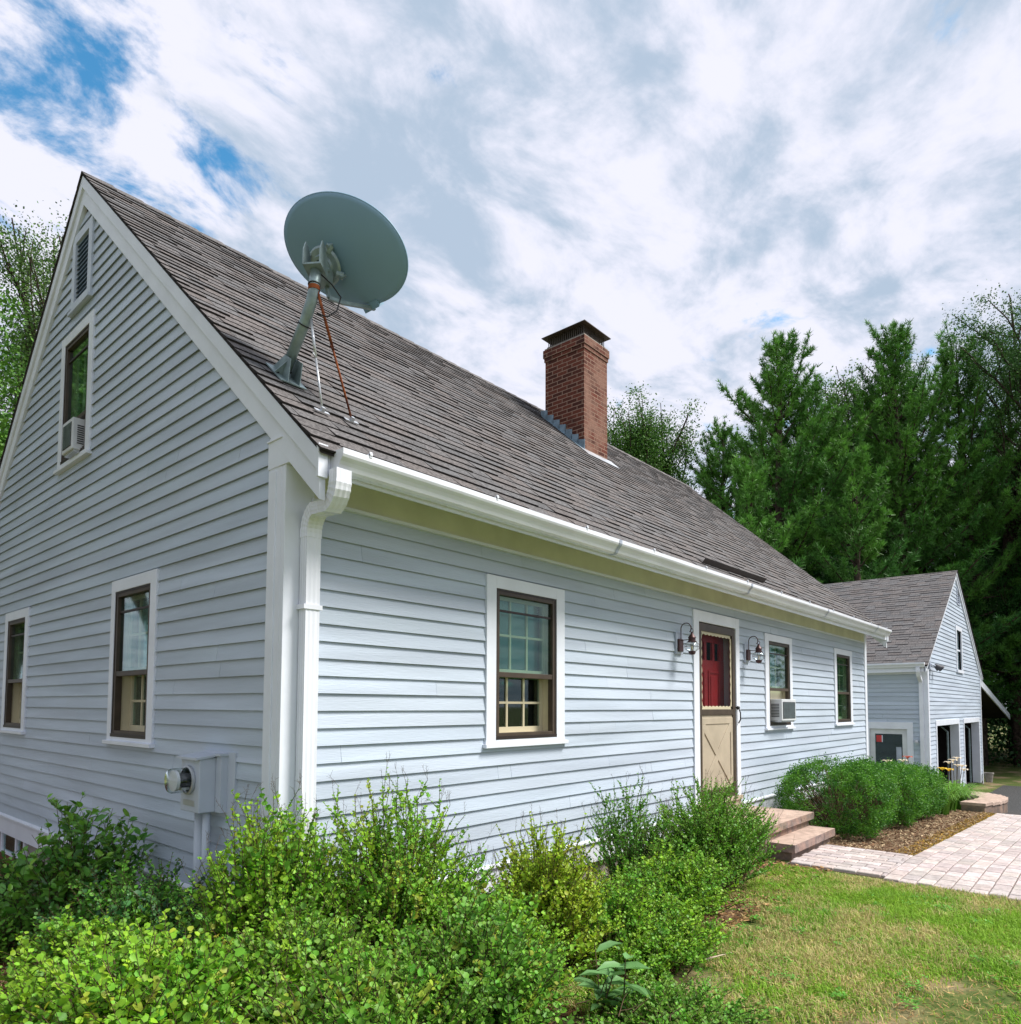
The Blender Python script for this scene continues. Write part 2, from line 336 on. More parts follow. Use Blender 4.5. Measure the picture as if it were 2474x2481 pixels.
# ------------------------------------------------------------------ wall mapping
def FR(a, d, z): return (a, -d, z)            # main front wall (faces -y)
def GA(a, d, z): return (-d, a, z)            # main gable wall (faces -x)
GY, GX = -0.28, 18.1
def GF(a, d, z): return (a, GY-d, z)          # outbuilding gable front
def GE(a, d, z): return (GX-d, a, z)          # outbuilding eave wall
def bx(mb, P, a0, a1, d0, d1, z0, z1, mi=0, c=(1, 1, 1)):
    mb.hexa([P(a0, d0, z0), P(a1, d0, z0), P(a1, d1, z0), P(a0, d1, z0), P(a0, d0, z1), P(a1, d0, z1), P(a1, d1, z1), P(a0, d1, z1)], mi, c)
EXP = 0.1143
def clapboards(P, name, parent, lo, hi, z0, zmax, openings, lip=0.025, seed=0, jit=0.0007):
    rnd = random.Random(seed); mb = MB(); k = 0; nk = int(math.ceil((zmax-0.004-z0)/EXP))
    while z0+k*EXP < zmax-0.004:
        zb = z0+k*EXP; zt = min(zb+EXP, zmax); k += 1
        cuts = sorted({zb, zt}|{z for o in openings for z in (o[2], o[3]) if zb+0.003 < z < zt-0.003})
        A0 = min(lo(zb), lo(zt)); A1 = max(hi(zb), hi(zt))
        nb = max(1, int((A1-A0)/3.0)); seams = sorted(rnd.uniform(A0+0.3, A1-0.3) for _ in range(nb)) if A1-A0 > 2 else []
        for za, zc in zip(cuts[:-1], cuts[1:]):
            zmid = (za+zc)/2
            blk = sorted((o[0], o[1]) for o in openings if o[2] < zmid < o[3])
            segs = []; cur = None
            pts = [None]+blk
            starts = ['L']+[b[1] for b in blk]; ends = [b[0] for b in blk]+['R']
            for s_, e_ in zip(starts, ends):
                sa = (lo(za), lo(zc)) if s_ == 'L' else (s_, s_)
                ea = (hi(za), hi(zc)) if e_ == 'R' else (e_, e_)
                if ea[0]-sa[0] < 0.004 and ea[1]-sa[1] < 0.004: continue
                mids = [m for m in seams if max(sa)+0.2 < m < min(ea)-0.2]
                st = sa
                for m in mids+[None]:
                    en = ea if m is None else (m-0.0012, m-0.0012)
                    tint = rnd.uniform(0.965, 1.03); c = (tint*rnd.uniform(0.99, 1.01), tint, tint*rnd.uniform(0.99, 1.01))
                    n = max(1, int((max(en)-min(st))/0.7)); prev = None
                    fb = (zt-za)/(zt-zb); ft = (zt-zc)/(zt-zb)
                    db = 0.006+(lip-0.006)*fb; dt = 0.006+(lip-0.006)*ft
                    for i in range(n+1):
                        t = i/n; ab = st[0]+(en[0]-st[0])*t; at = st[1]+(en[1]-st[1])*t
                        j = rnd.uniform(-jit, jit) if za == zb else 0
                        jd = rnd.uniform(-0.0015, 0.0015)
                        ex = 0.015 if zc == zt and k < nk else 0.0
                        if za == zb: cur = (P(ab, 0.0, za+0.016), P(ab, db+jd-0.006, za+0.016), P(ab, db+jd-0.006, za+j), P(ab, db+jd, za+j), P(at, dt, zc+ex), P(at, -0.004, zc+ex))
                        else: cur = (P(ab, 0.0, za), P(ab, 0.0, za), P(ab, 0.0, za), P(ab, db+jd, za), P(at, dt, zc+ex), P(at, -0.004, zc+ex))
                        if prev is not None:
                            mb.face([prev[3], cur[3], cur[4], prev[4]], 0, c); mb.face([prev[2], cur[2], cur[3], prev[3]], 0, c)
                            if za == zb: mb.face([prev[1], cur[1], cur[2], prev[2]], 0, c); mb.face([prev[0], cur[0], cur[1], prev[1]], 0, c)
                        if i in (0, n): mb.face(cur if za == zb else cur[2:], 0, c)
                        prev = cur
                    if m is not None: st = (m+0.0012, m+0.0012)
    return mb.build(name, 'siding', parent, recalc=False)

def window(P, parent, a0, a1, b0, b1, top=2.839, btop=2.735, bbot=1.477, sill=1.43, mid=2.01, mode='full', lowglass=False, blind=True, casing='trim', swing=0.03):
    """a0,a1 casing; b0,b1 storm frame"""
    mb = MB(); D = 0.036
    bx(mb, P, a0, b0, 0, D, sill, top); bx(mb, P, b1, a1, 0, D, sill, top)
    bx(mb, P, b0, b1, 0, D, btop, top); bx(mb, P, b0, b1, 0, D-0.001, sill, bbot)
    win = mb.build('window', casing, parent, bevel=0.003)
    s = MB(); bx(s, P, a0-0.025, a1+0.025, 0, 0.062, sill-0.032, sill); s.build('sill', casing, win, bevel=0.003)
    # storm frame
    f = MB(); w_ = 0.05; e = 0.004
    d0, d1 = -0.03, 0.026
    bx(f, P, b0+e, b0+w_, d0, d1, bbot, btop-e); bx(f, P, b1-w_, b1-e, d0, d1, bbot, btop-e)
    bx(f, P, b0+w_, b1-w_, d0, d1-0.001, btop-w_, btop-e); bx(f, P, b0+w_, b1-w_, d0, d1-0.001, bbot, bbot+0.04)
    bx(f, P, b0+w_, b1-w_, d0+0.01, d1-0.004, mid-0.022, mid+0.022)
    f.build('storm_frame', 'brown_metal', win, bevel=0.003)
    g = MB(); bx(g, P, b0, b0+0.018, d0, d1+0.004, bbot-0.002, btop+0.002); bx(g, P, b1-0.018, b1, d0, d1+0.004, bbot-0.002, btop+0.002)
    bx(g, P, b0, b1, d0, d1+0.005, btop-0.016, btop+0.002); bx(g, P, b0, b1, d0-0.001, d1+0.012, bbot-0.014, bbot+0.014)
    bx(g, P, b0+w_, b1-w_, -0.012, 0.008, btop-0.19, btop-0.172)
    g.build('screen_frame', 'brown_dark', win)
    # storm glass, upper half
    p = MB(); bx(p, P, b0+w_, b1-w_, -0.004, -0.001, mid+0.02, btop-w_); p.build('storm_pane', 'glass', win)
    if lowglass:
        p = MB(); bx(p, P, b0+w_, b1-w_, -0.016, -0.013, bbot+0.04, mid-0.02); p.build('storm_pane', 'glass', win)
    # jamb and sashes
    sh = MB(); i0, i1 = b0+0.03, b1-0.03; dz = -0.03
    bx(sh, P, b0-0.01, i0, -0.16, dz, bbot, btop); bx(sh, P, i1, b1+0.01, -0.16, dz, bbot, btop)
    bx(sh, P, i0, i1, -0.16, dz, btop-0.03, btop); bx(sh, P, i0, i1, -0.16, dz, bbot, bbot+0.03)
    def sash(za, zb_, dd, rows):
        t = 0.042
        bx(sh, P, i0, i0+t, dd-0.03, dd, za, zb_); bx(sh, P, i1-t, i1, dd-0.03, dd, za, zb_)
        bx(sh, P, i0+t, i1-t, dd-0.03, dd-0.001, za, za+t+0.012); bx(sh, P, i0+t, i1-t, dd-0.03, dd-0.001, zb_-t, zb_)
        for c_ in (1, 2):
            a = i0+t+(i1-i0-2*t)*c_/3; bx(sh, P, a-0.01, a+0.01, dd-0.02, dd-0.004, za+t, zb_-t)
        for r_ in range(1, rows):
            z = za+t+(zb_-za-2*t)*r_/rows; bx(sh, P, i0+t, i1-t, dd-0.021, dd-0.005, z-0.01, z+0.01)
    sash(mid, btop-0.03, -0.07, 2)
    if mode == 'full': sash(bbot+0.03, mid+0.03, -0.105, 2)
    sh.build('sash', 'cream', win)
    p = MB(); bx(p, P, i0+0.04, i1-0.04, -0.088, -0.086, mid+0.04, btop-0.06)
    if mode == 'full': bx(p, P, i0+0.04, i1-0.04, -0.123, -0.121, bbot+0.07, mid)
    p.build('pane', 'glass', win)
    if blind:
        bl = MB(); z = mid-0.02
        while z < btop-0.03:
            bl.face([P(i0+0.01, -0.165, z), P(i1-0.01, -0.165, z), P(i1-0.01, -0.148, z+0.024), P(i0+0.01, -0.148, z+0.024)]); z += 0.024
        bl.build('blind', 'blind', win)
    if mode == 'ac':
        f = MB(); bx(f, P, i0, i1, -0.09, -0.075, mid-0.17, mid-0.0); f.build('filler_panel', 'cream', win)
    return win

# ------------------------------------------------------------------ main house
HL, HD, RY, RZ, SL = 13.4, 7.94, 3.97, 7.24, 0.90     # length, depth, ridge y, ridge z, slope
def roofz(y): return RZ-SL*abs(y-RY)
house = thing('house', 'long grey-blue clapboard house with white trim, steep brown shingle roof and brick chimney', 'house', (0, 0, 0))
z_c = 0.4515
W1 = (1.827, 2.901, 1.945, 2.777); W2 = (7.868, 9.002, 8.01, 8.89); W3 = (11.231, 12.357, 11.36, 12.22)
WA = (1.869, 2.827, 1.984, 2.741); WB = (5.335, 6.275, 5.45, 6.16)
def op(wd, sill=1.43, top=2.839): return (wd[0], wd[1], sill-0.03, top)
DOOR = (5.552, 6.93)
clapboards(FR, 'front_wall', house, lambda z: 0.12, lambda z: HL-0.11, z_c, 3.09, [op(W1), op(W2), op(W3), (DOOR[0], DOOR[1], 0.0, 2.95)], seed=1)
gl = lambda z: max(0.17, RY-(RZ-0.33-z)/SL)
gh = lambda z: min(HD-0.17, RY+(RZ-0.33-z)/SL)
VC = (3.569, 4.522); VV = (3.70, 4.28)
clapboards(GA, 'gable_wall', house, gl, gh, z_c, 6.85, [op(WA), op(WB), (VC[0], VC[1], 4.20, 5.65), (VV[0], VV[1], 5.86, 6.68)], seed=2)
rb = MB()
rb.box(0.0, HL, HD, HD+0.02, -0.3, 3.1); 
rb.face([(HL, 0, -0.3), (HL, HD, -0.3), (HL, HD, roofz(HD)-0.1), (HL, RY, RZ-0.12), (HL, 0, roofz(0)-0.1)])
rb.build('rear_wall', 'siding', house, recalc=False)
# interior floor, partition and ceiling in near-black, the gloom of unlit rooms put into the colour
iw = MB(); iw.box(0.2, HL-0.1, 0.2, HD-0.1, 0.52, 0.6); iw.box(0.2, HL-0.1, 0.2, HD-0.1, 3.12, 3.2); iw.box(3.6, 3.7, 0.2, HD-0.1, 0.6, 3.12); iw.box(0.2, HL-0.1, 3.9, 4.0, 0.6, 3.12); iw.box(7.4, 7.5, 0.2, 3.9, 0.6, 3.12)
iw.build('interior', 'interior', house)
# foundation
fd = MB()
fd.box(0.03, HL-0.03, 0.03, 0.18, -1.0, 0.24); fd.box(0.03, 0.18, 0.18, 5.25, -1.0, 0.24); fd.box(0.03, 0.18, 6.22, HD-0.03, -1.0, 0.24); fd.box(0.03, 0.18, 5.25, 6.22, -1.0, -0.03); fd.box(HL-0.18, HL-0.03, 0.18, HD-0.03, -1.0, 0.24)
fd.build('foundation', 'concrete', house)
# water table boards
wt = MB()
for P, a0, a1 in ((FR, -0.03, DOOR[0]), (FR, DOOR[1], HL+0.03), (GA, 0.0, HD)):
    bx(wt, P, a0, a1, 0.0, 0.03, 0.225, 0.42)
    mbv = [P(a0, 0, 0.42), P(a0, 0.055, 0.42), P(a0, 0.055, 0.436), P(a0, 0.022, 0.452), P(a0, 0, 0.452)]
    e_ = Vector(P(a1, 0, 0))-Vector(P(a0, 0, 0)); wt.prism(mbv, e_)
wt.build('water_table', 'trim', house)
# corner boards
cb = MB()
cb.box(-0.034, 0.0, 0.012, 0.17, 0.44, 3.30); cb.box(-0.034, 0.178, -0.034, 0.010, 0.44, 3.262)
cb.box(-0.044, -0.030, 0.07, 0.155, 0.46, 3.24)
cb.box(HL-0.12, HL+0.03, -0.034, 0.0, 0.44, 3.262); cb.box(HL, HL+0.03, 0.0, 0.15, 0.44, 3.262)
cb.box(-0.034, 0.0, HD-0.17, HD, 0.44, 3.3)
cb.build('corner_board', 'trim', house, bevel=0.003)
# soffit, frieze, fascia
sf = MB(); sf.box(-0.02, HL+0.10, -0.40, 0.0, 3.268, 3.285); sf.box(0.13, HL-0.115, -0.028, 0.0, 3.088, 3.267)
sf.build('soffit', 'soffit_paint', house)
fr_ = MB(); fr_.box(0.16, HL-0.12, -0.045, -0.0, 3.065, 3.087); fr_.box(-0.02, HL+0.16, -0.425, -0.402, 3.118, 3.292); fr_.build('fascia', 'trim', house)
# rake boards on both gables (two stepped bands) and the boxed eave return
for gx, sgn, nm in ((0.0, -1, 'rake_board'), (HL, 1, 'rake_board')):
    rk = MB()
    for side in (1, -1):
        def pt(dy, z, off): return (gx+sgn*off, RY-side*dy, z)
        ye = RY+0.42
        def band(top, bot, x0, x1, yend):
            poly = [(gx+sgn*x0, RY, RZ-top), (gx+sgn*x0, RY-side*yend, RZ-top-SL*yend), (gx+sgn*x0, RY-side*yend, RZ-bot-SL*yend), (gx+sgn*x0, RY, RZ-bot)]
            rk.prism(poly, (sgn*(x1-x0), 0, 0))
        band(0.03, 0.155, 0.0, 0.062, ye); band(0.155, 0.33, 0.0, 0.042, ye)
        ys = RY-side*ye
        rk.box(min(gx, gx+sgn*0.066), max(gx, gx+sgn*0.066), min(ys, ys-side*0.022), max(ys, ys-side*0.022), roofz(ys)-0.20, roofz(ys)+0.0)
    # pork chop return on the front side
    if sgn < 0:
        rk.prism([(-0.040, 0.172, 3.262), (-0.040, -0.215, 3.262), (-0.040, -0.20, 3.34), (-0.040, 0.05, 3.60), (-0.040, 0.172, 3.44)], (0.038, 0, 0))
        rk.box(-0.05, -0.036, -0.0, 0.178, 3.438, 3.45)
    else:
        rk.prism([(HL+0.002, 0.15, 3.262), (HL+0.002, -0.215, 3.262), (HL+0.002, -0.2, 3.34), (HL+0.002, 0.15, 3.6)], (0.03, 0, 0))
    rk.build(nm, 'trim', house, bevel=0.002)

# ------------------------------------------------------------------ roofs
def shingle_roof(name, parent, origin, along, up, nrm, length, slope_len, expo, seed, ths=(0.011, 0.014, 0.018, 0.020)):
    """tabs laid in courses; returns object. origin = lower corner"""
    o = np.array(origin, float); A = np.array(along, float); U = np.array(up, float); Nn = np.array(nrm, float)
    r = random.Random(seed); mb = MB(); nc = int(slope_len/expo)+1
    for k in range(nc):
        s0 = k*expo; s1 = min(slope_len, s0+expo+0.03)
        if s1-s0 < 0.02: continue
        x = -r.uniform(0, 0.2)
        cj = r.uniform(-0.003, 0.003)
        while x < length:
            wd = r.uniform(0.2, 0.34); x0 = max(0.0, x); x1 = min(length, x+wd-0.004); x += wd
            if x1-x0 < 0.02: continue
            th = r.choice(ths); lo_ = s0+cj+r.uniform(-0.004, 0.004)
            if k == 0: lo_ = 0
            tn = r.choice((0.90, 0.96, 1.0, 1.0, 1.03, 1.08)); w_ = r.uniform(-0.05, 0.05)
            c = (tn*(1+w_), tn, tn*(1-w_*0.6))
            def q(a, s, h): return tuple(o+A*a+U*s+Nn*h)
            p0, p1, p2, p3 = q(x0, lo_, th), q(x1, lo_, th), q(x1, s1, 0.003), q(x0, s1, 0.003)
            b0, b1 = q(x0, lo_, -0.002), q(x1, lo_, -0.002); b2, b3 = q(x1, s1, -0.002), q(x0, s1, -0.002)
            mb.face([p0, p1, p2, p3], 0, c); mb.face([b0, b1, p1, p0], 1); mb.face([b1, b2, p2, p1], 1); mb.face([b3, b0, p0, p3], 1)
    return mb.build(name, ['shingle', 'shingle_edge'], parent, recalc=False)
ca = 1/math.hypot(1, SL); sa_ = SL*ca
ROH = 0.075                        # overhang at the gable
y_e = -0.46
deck = MB()
for side in (1, -1):
    ye_ = RY-side*(RY-y_e)
    poly = [(-ROH+0.015, RY, RZ), (-ROH+0.015, ye_, roofz(ye_)), (-ROH+0.015, ye_, roofz(ye_)-0.03), (-ROH+0.015, RY, RZ-0.035)]
    deck.prism(poly, (HL+2*ROH-0.03, 0, 0))
roof = deck.build('roof', 'shingle_edge', house)
SLEN = math.hypot(RY-y_e, SL*(RY-y_e))
shingle_roof('shingles', roof, (-ROH, y_e-0.012, roofz(y_e)-0.011), (1, 0, 0), (0, ca, sa_), (0, -sa_, ca), HL+2*ROH, SLEN+0.01, 0.145, 5)
shingle_roof('shingles', roof, (-ROH, 2*RY-y_e+0.012, roofz(y_e)-0.011), (1, 0, 0), (0, -ca, sa_), (0, sa_, ca), HL+2*ROH, SLEN+0.01, 0.145, 6)
rc = MB(); x = -ROH; r = random.Random(3)
while x < HL+ROH-0.05:
    x2 = min(x+0.30, HL+ROH); tn = r.uniform(0.8, 1.2); c = (tn, tn, tn)
    for side in (1, -1):
        rc.hexa([(x-0.14 if x > 0 else x, RY, RZ+0.006), (x2, RY, RZ+0.028), (x2, RY-side*0.13, RZ+0.028-SL*0.13), (x-0.14 if x > 0 else x, RY-side*0.13, RZ+0.006-SL*0.13),
                 (x-0.14 if x > 0 else x, RY, RZ+0.018), (x2, RY, RZ+0.034), (x2, RY-side*0.132, RZ+0.034-SL*0.132), (x-0.14 if x > 0 else x, RY-side*0.132, RZ+0.018-SL*0.132)], 0, c)
    x = x2
rc.build('ridge_cap', 'shingle', roof)
# rain diverter above the door
rd = MB()
def onroof(x, y, h=0): return Vector((x, y, roofz(y)))+Vector((0, -sa_, ca))*h
pa, pb = (5.36, -0.24), (7.43, -0.185)
rd.hexa([onroof(*pa, 0.012), onroof(*pb, 0.012), onroof(pb[0], pb[1]+0.004, 0.012), onroof(pa[0], pa[1]+0.004, 0.012), onroof(*pa, 0.085), onroof(*pb, 0.085), onroof(pb[0], pb[1]+0.004, 0.085), onroof(pa[0], pa[1]+0.004, 0.085)])
rd.hexa([onroof(pa[0], pa[1], 0.018), onroof(pb[0], pb[1], 0.018), onroof(pb[0], pb[1]+0.07, 0.018), onroof(pa[0], pa[1]+0.07, 0.018), onroof(pa[0], pa[1], 0.022), onroof(pb[0], pb[1], 0.022), onroof(pb[0], pb[1]+0.07, 0.022), onroof(pa[0], pa[1]+0.07, 0.022)])
rd.build('rain_diverter', 'brown_dark', roof)

# ------------------------------------------------------------------ gutter and downspout
gt = MB()
gx0, gx1 = 0.03, 13.28
prof = [(0.0, 0.125), (0.0, 0.0), (0.055, 0.0), (0.075, 0.012), (0.085, 0.035), (0.098, 0.055), (0.118, 0.075), (0.125, 0.09), (0.125, 0.125), (0.112, 0.125), (0.112, 0.112), (0.118, 0.112), (0.118, 0.095), (0.110, 0.08), (0.090, 0.06), (0.077, 0.04), (0.068, 0.018), (0.05, 0.007), (0.007, 0.007), (0.007, 0.125)]
n_ = len(prof); nseg = 14
for i in range(nseg+1):
    t = i/nseg; x = gx0+(gx1-gx0)*t; zb = 3.135+0.045*t+0.002*math.sin(i*2.1)
    for (d_, h_) in prof: gt.v.append((x, -0.427-d_, zb+h_))
for i in range(nseg):
    for j in range(n_):
        j2 = (j+1) % n_; gt.f.append((i*n_+j, i*n_+j2, (i+1)*n_+j2, (i+1)*n_+j)); gt.m.append(0); gt.c.append((1, 1, 1))
half = [0]+list(range(1, 9))
gt.f.append(tuple(half)); gt.m.append(0); gt.c.append((1, 1, 1))
gt.f.append(tuple(nseg*n_+j for j in half[::-1])); gt.m.append(0); gt.c.append((1, 1, 1))
gut = gt.build('gutter', 'gutter_white', house)
hg = MB()
for x in np.arange(0.22, 13.2, 1.15): hg.box(x, x+0.018, -0.56, -0.42, 3.262+0.045*x/13.3, 3.274+0.045*x/13.3); hg.box(x, x+0.018, -0.556, -0.546, 3.25+0.045*x/13.3, 3.285+0.045*x/13.3)
hg.build('gutter_hanger', 'gutter_white', gut)
ds = MB()
def rect_sweep(mb, path, wx, wy, ribs=()):
    prev = None
    for i, (p, t, sc) in enumerate(path):
        p = Vector(p); t = Vector(t).normalized(); a = Vector((1, 0, 0)); a = (a-t*a.dot(t)).normalized(); b = t.cross(a).normalized()
        ring = []
        nn = 6
        pts = []
        for (s, q) in ((-1, -1), (1, -1), (1, 1), (-1, 1)): pts.append((s, q))
        for e in range(4):
            p0 = pts[e]; p1 = pts[(e+1) % 4]
            for k in range(nn):
                f = k/nn; u_ = p0[0]+(p1[0]-p0[0])*f; v_ = p0[1]+(p1[1]-p0[1])*f
                dd = -0.0022 if k % 2 == 1 else 0.0
                ring.append(p+a*(u_*(wx/2*sc+dd))+b*(v_*(wy/2*sc+dd)))
        k0 = len(mb.v); mb.v.extend([tuple(q_) for q_ in ring]); m_ = len(ring)
        if prev is not None:
            for j in range(m_):
                j2 = (j+1) % m_; mb.f.append((prev+j, prev+j2, k0+j2, k0+j)); mb.m.append(0); mb.c.append((1, 1, 1))
        prev = k0
def downspout(name, parent, top, low, zlow, zel1, zel2, zbot, wx=0.105, wy=0.078):
    mb = MB(); path = []
    T = Vector((top[0], top[1], 0)); Lw = Vector((low[0], low[1], 0))
    dirn = Vector((low[0]-top[0], low[1]-top[1], zel2-zel1))
    down = Vector((0, 0, -1)); dn = dirn.normalized()
    path.append(((top[0], top[1], zlow), down, 1)); path.append(((top[0], top[1], zel1+0.09), down, 1))
    p0 = Vector((top[0], top[1], zel1+0.09)); 
    for i in range(1, 12):
        f = i/11; t = down.lerp(dn, f).normalized(); p0 = p0+t*0.017; path.append((p0.copy(), t, 1.0+(0.05 if i % 2 else 0)))
    pe = Vector((low[0], low[1], zel2-0.03)); 
    # straight run
    q0 = pe.copy(); back = []
    for i in range(1, 12):
        f = i/11; t = down.lerp(dn, f).normalized(); q0 = q0-t*0.017; back.append((q0.copy(), t, 1.0+(0.05 if i % 2 else 0)))
    back = back[::-1]
    pm = (p0+back[0][0])/2; path.append((pm-dn*0.002, dn, 1.0)); path.append((pm, dn, 1.045))
    path += back; path.append((pe, down, 1.03)); path.append(((low[0], low[1], zel2-0.06), down, 1.03)); path.append(((low[0], low[1], zel2-0.061), down, 0.97)); path.append(((low[0], low[1], zbot), down, 0.97))
    rect_sweep(mb, path, wx, wy); ob = mb.build(name, 'gutter_white', parent); return ob
dsp = downspout('downspout', house, (0.055, -0.49), (0.127, -0.078), 3.142, 2.99, 2.87, 0.15)
st_ = MB(); st_.box(0.06, 0.195, -0.122, -0.034, 2.35, 2.38); st_.box(0.06, 0.195, -0.122, -0.034, 0.9, 0.93); st_.build('strap', 'gutter_white', dsp)

js = MB()
for x in (3.06, 6.11, 9.17, 12.2):
    t_ = (x-gx0)/(gx1-gx0); zb = 3.135+0.045*t_
    ring = [(x-0.02, -0.427-d_*1.02-0.0015, zb+h_-0.0015) for d_, h_ in prof[1:9]]
    for i in range(len(ring)-1): a_, b_ = ring[i], ring[i+1]; js.face([a_, b_, (b_[0]+0.045, b_[1], b_[2]), (a_[0]+0.045, a_[1], a_[2])])
js.build('gutter_seam', 'plate_blue', gut)
# ------------------------------------------------------------------ windows and vent of the house
window(FR, house, *W1)
window(FR, house, *W2, mode='ac')
window(FR, house, *W3, lowglass=True)
window(GA, house, *WA)
window(GA, house, *WB, blind=False)
window(GA, house, VC[0], VC[1], 3.684, 4.41, top=5.65, btop=5.55, bbot=4.28, sill=4.22, mid=4.66, mode='ac', blind=False)
vt = MB(); a0, a1, z0, z1 = VV[0], VV[1], 5.86, 6.68
bx(vt, GA, a0, 3.80, 0, 0.036, z0, z1); bx(vt, GA, 4.19, a1, 0, 0.036, z0, z1); bx(vt, GA, 3.80, 4.19, 0, 0.036, 6.59, z1); bx(vt, GA, 3.80, 4.19, 0, 0.036, z0, 5.95)
bx(vt, GA, a0-0.02, a1+0.02, 0, 0.06, z0-0.03, z0)
vent = vt.build('gable_vent', 'meter_paint', house)
lv = MB(); z = 5.96
while z < 6.58:
    lv.hexa([GA(3.80, 0.02, z), GA(4.19, 0.02, z), GA(4.19, -0.05, z+0.045), GA(3.80, -0.05, z+0.045), GA(3.80, 0.02, z+0.008), GA(4.19, 0.02, z+0.008), GA(4.19, -0.05, z+0.053), GA(3.80, -0.05, z+0.053)]); z += 0.05
lv.build('louver', 'lead', vent)
# basement window in the foundation
bw = MB(); bx(bw, GA, 5.25, 5.31, 0.0, 0.02-0.05, -0.03, 0.225); bx(bw, GA, 6.16, 6.22, 0.0, -0.03, -0.03, 0.225); bx(bw, GA, 5.56, 5.62, 0.0, -0.03, -0.03, 0.225); bx(bw, GA, 5.31, 6.16, 0.0, -0.03, -0.03, 0.01)
bwo = bw.build('basement_window', 'trim', house); p = MB(); bx(p, GA, 5.31, 6.16, -0.022, -0.020, 0.01, 0.225); p.build('pane', 'glass', bwo)

# ------------------------------------------------------------------ front door
db = MB()
bx(db, FR, DOOR[0], 5.70, 0, 0.036, 0.55, 2.95); bx(db, FR, 6.81, DOOR[1], 0, 0.036, 0.55, 2.95); bx(db, FR, 5.70, 6.81, 0, 0.036, 2.81, 2.95)
bx(db, FR, DOOR[0], 5.70, -0.18, 0.0, 0.55, 2.81); bx(db, FR, 6.81, DOOR[1], -0.18, 0.0, 0.55, 2.81)
door = db.build('front_door', 'trim', house, bevel=0.003)
th_ = MB(); bx(th_, FR, DOOR[0], DOOR[1], -0.18, 0.06, 0.50, 0.55); bx(th_, FR, DOOR[0], DOOR[1], -0.18, 0.03, 0.2, 0.50); th_.build('threshold', 'tan_paint', door)
sd_ = MB(); d0, d1 = -0.015, 0.022
bx(sd_, FR, 5.705, 5.79, d0, d1, 0.555, 2.80); bx(sd_, FR, 6.72, 6.805, d0, d1, 0.555, 2.80); bx(sd_, FR, 5.79, 6.72, d0, d1-0.001, 2.70, 2.80); bx(sd_, FR, 5.79, 6.72, d0, d1-0.001, 1.635, 1.71); bx(sd_, FR, 5.79, 6.72, d0, d1-0.001, 0.555, 0.68)
sd_.build('screen_door_frame', 'brown_metal', door, bevel=0.003)
pn = MB(); bx(pn, FR, 5.79, 6.72, -0.01, 0.008, 0.68, 1.635)
# raised cross-buck strips
def strip(mb, a0, z0, a1, z1, w_, d0, d1):
    v = Vector((a1-a0, 0, z1-z0)).normalized(); n = Vector((-v.z, 0, v.x))*w_/2
    q = [(a0+n.x, z0+n.z), (a1+n.x, z1+n.z), (a1-n.x, z1-n.z), (a0-n.x, z0-n.z)]
    mb.hexa([FR(a, d0, z) for a, z in q]+[FR(a, d1, z) for a, z in q])
strip(pn, 5.84, 1.50, 6.67, 0.74, 0.10, 0.008, 0.019); strip(pn, 5.84, 0.74, 6.67, 1.50, 0.10, 0.008, 0.0185)
bx(pn, FR, 5.795, 6.715, 0.008, 0.018, 1.52, 1.60)
bx(pn, FR, 5.795, 5.86, 0.008, 0.018, 0.72, 1.52); bx(pn, FR, 6.65, 6.715, 0.008, 0.018, 0.72, 1.52)
pn.build('lower_panel', 'tan_paint', door, bevel=0.004)
# scalloped cream edging round the screen
sc = MB()
def scallop(p0, p1, inn, n):
    p0 = Vector(p0); p1 = Vector(p1); inn = Vector(inn); poly = [p0, p1]
    outl = []
    for i in range(n*6+1):
        t = i/(n*6); h = 0.028+0.016*abs(math.sin(math.pi*t*n)); outl.append(p1.lerp(p0, t)+inn*h)
    poly = [FR(v.x, 0.004, v.z) for v in [p0, p1]+outl]
    for i in range(len(outl)-1):
        t0 = i/(n*6); t1 = (i+1)/(n*6); a = p1.lerp(p0, t0); b = p1.lerp(p0, t1)
        q = [a, b, outl[i+1], outl[i]]; sc.hexa([FR(v.x, 0.0, v.z) for v in q]+[FR(v.x, 0.007, v.z) for v in q])
scallop((5.79, 0, 2.70), (6.72, 0, 2.70), (0, 0, -1), 9); scallop((5.79, 0, 1.71), (6.72, 0, 1.71), (0, 0, 1), 9)
scallop((5.79, 0, 1.71), (5.79, 0, 2.70), (1, 0, 0), 9); scallop((6.72, 0, 1.71), (6.72, 0, 2.70), (-1, 0, 0), 9)
sc.build('scalloped_edging', 'cream', door)
scn = MB(); bx(scn, FR, 5.79, 6.72, -0.008, -0.006, 1.71, 2.70); scn.build('screen', 'screen', door)
rdm = MB(); D0 = -0.14; 
bx(rdm, FR, 5.70, 6.81, D0-0.04, D0, 0.55, 2.36); bx(rdm, FR, 5.70, 6.81, D0-0.04, D0-0.001, 2.60, 2.81)
for a in (5.70, 5.98, 6.22, 6.46, 6.69): bx(rdm, FR, a, a+0.12 if a in (5.70, 6.69) else a+0.06, D0-0.04, D0-0.002, 2.36, 2.60)
for (a, b, c_, d_) in ((5.86, 6.20, 1.55, 2.22), (6.31, 6.65, 1.55, 2.22), (5.86, 6.20, 0.75, 1.4), (6.31, 6.65, 0.75, 1.4)):
    for q in ((a, a+0.03, c_, d_), (b-0.03, b, c_, d_), (a+0.03, b-0.03, c_, c_+0.03), (a+0.03, b-0.03, d_-0.03, d_)): bx(rdm, FR, q[0], q[1], D0, D0+0.014, q[2], q[3])
    bx(rdm, FR, a+0.07, b-0.07, D0, D0+0.01, c_+0.07, d_-0.07)
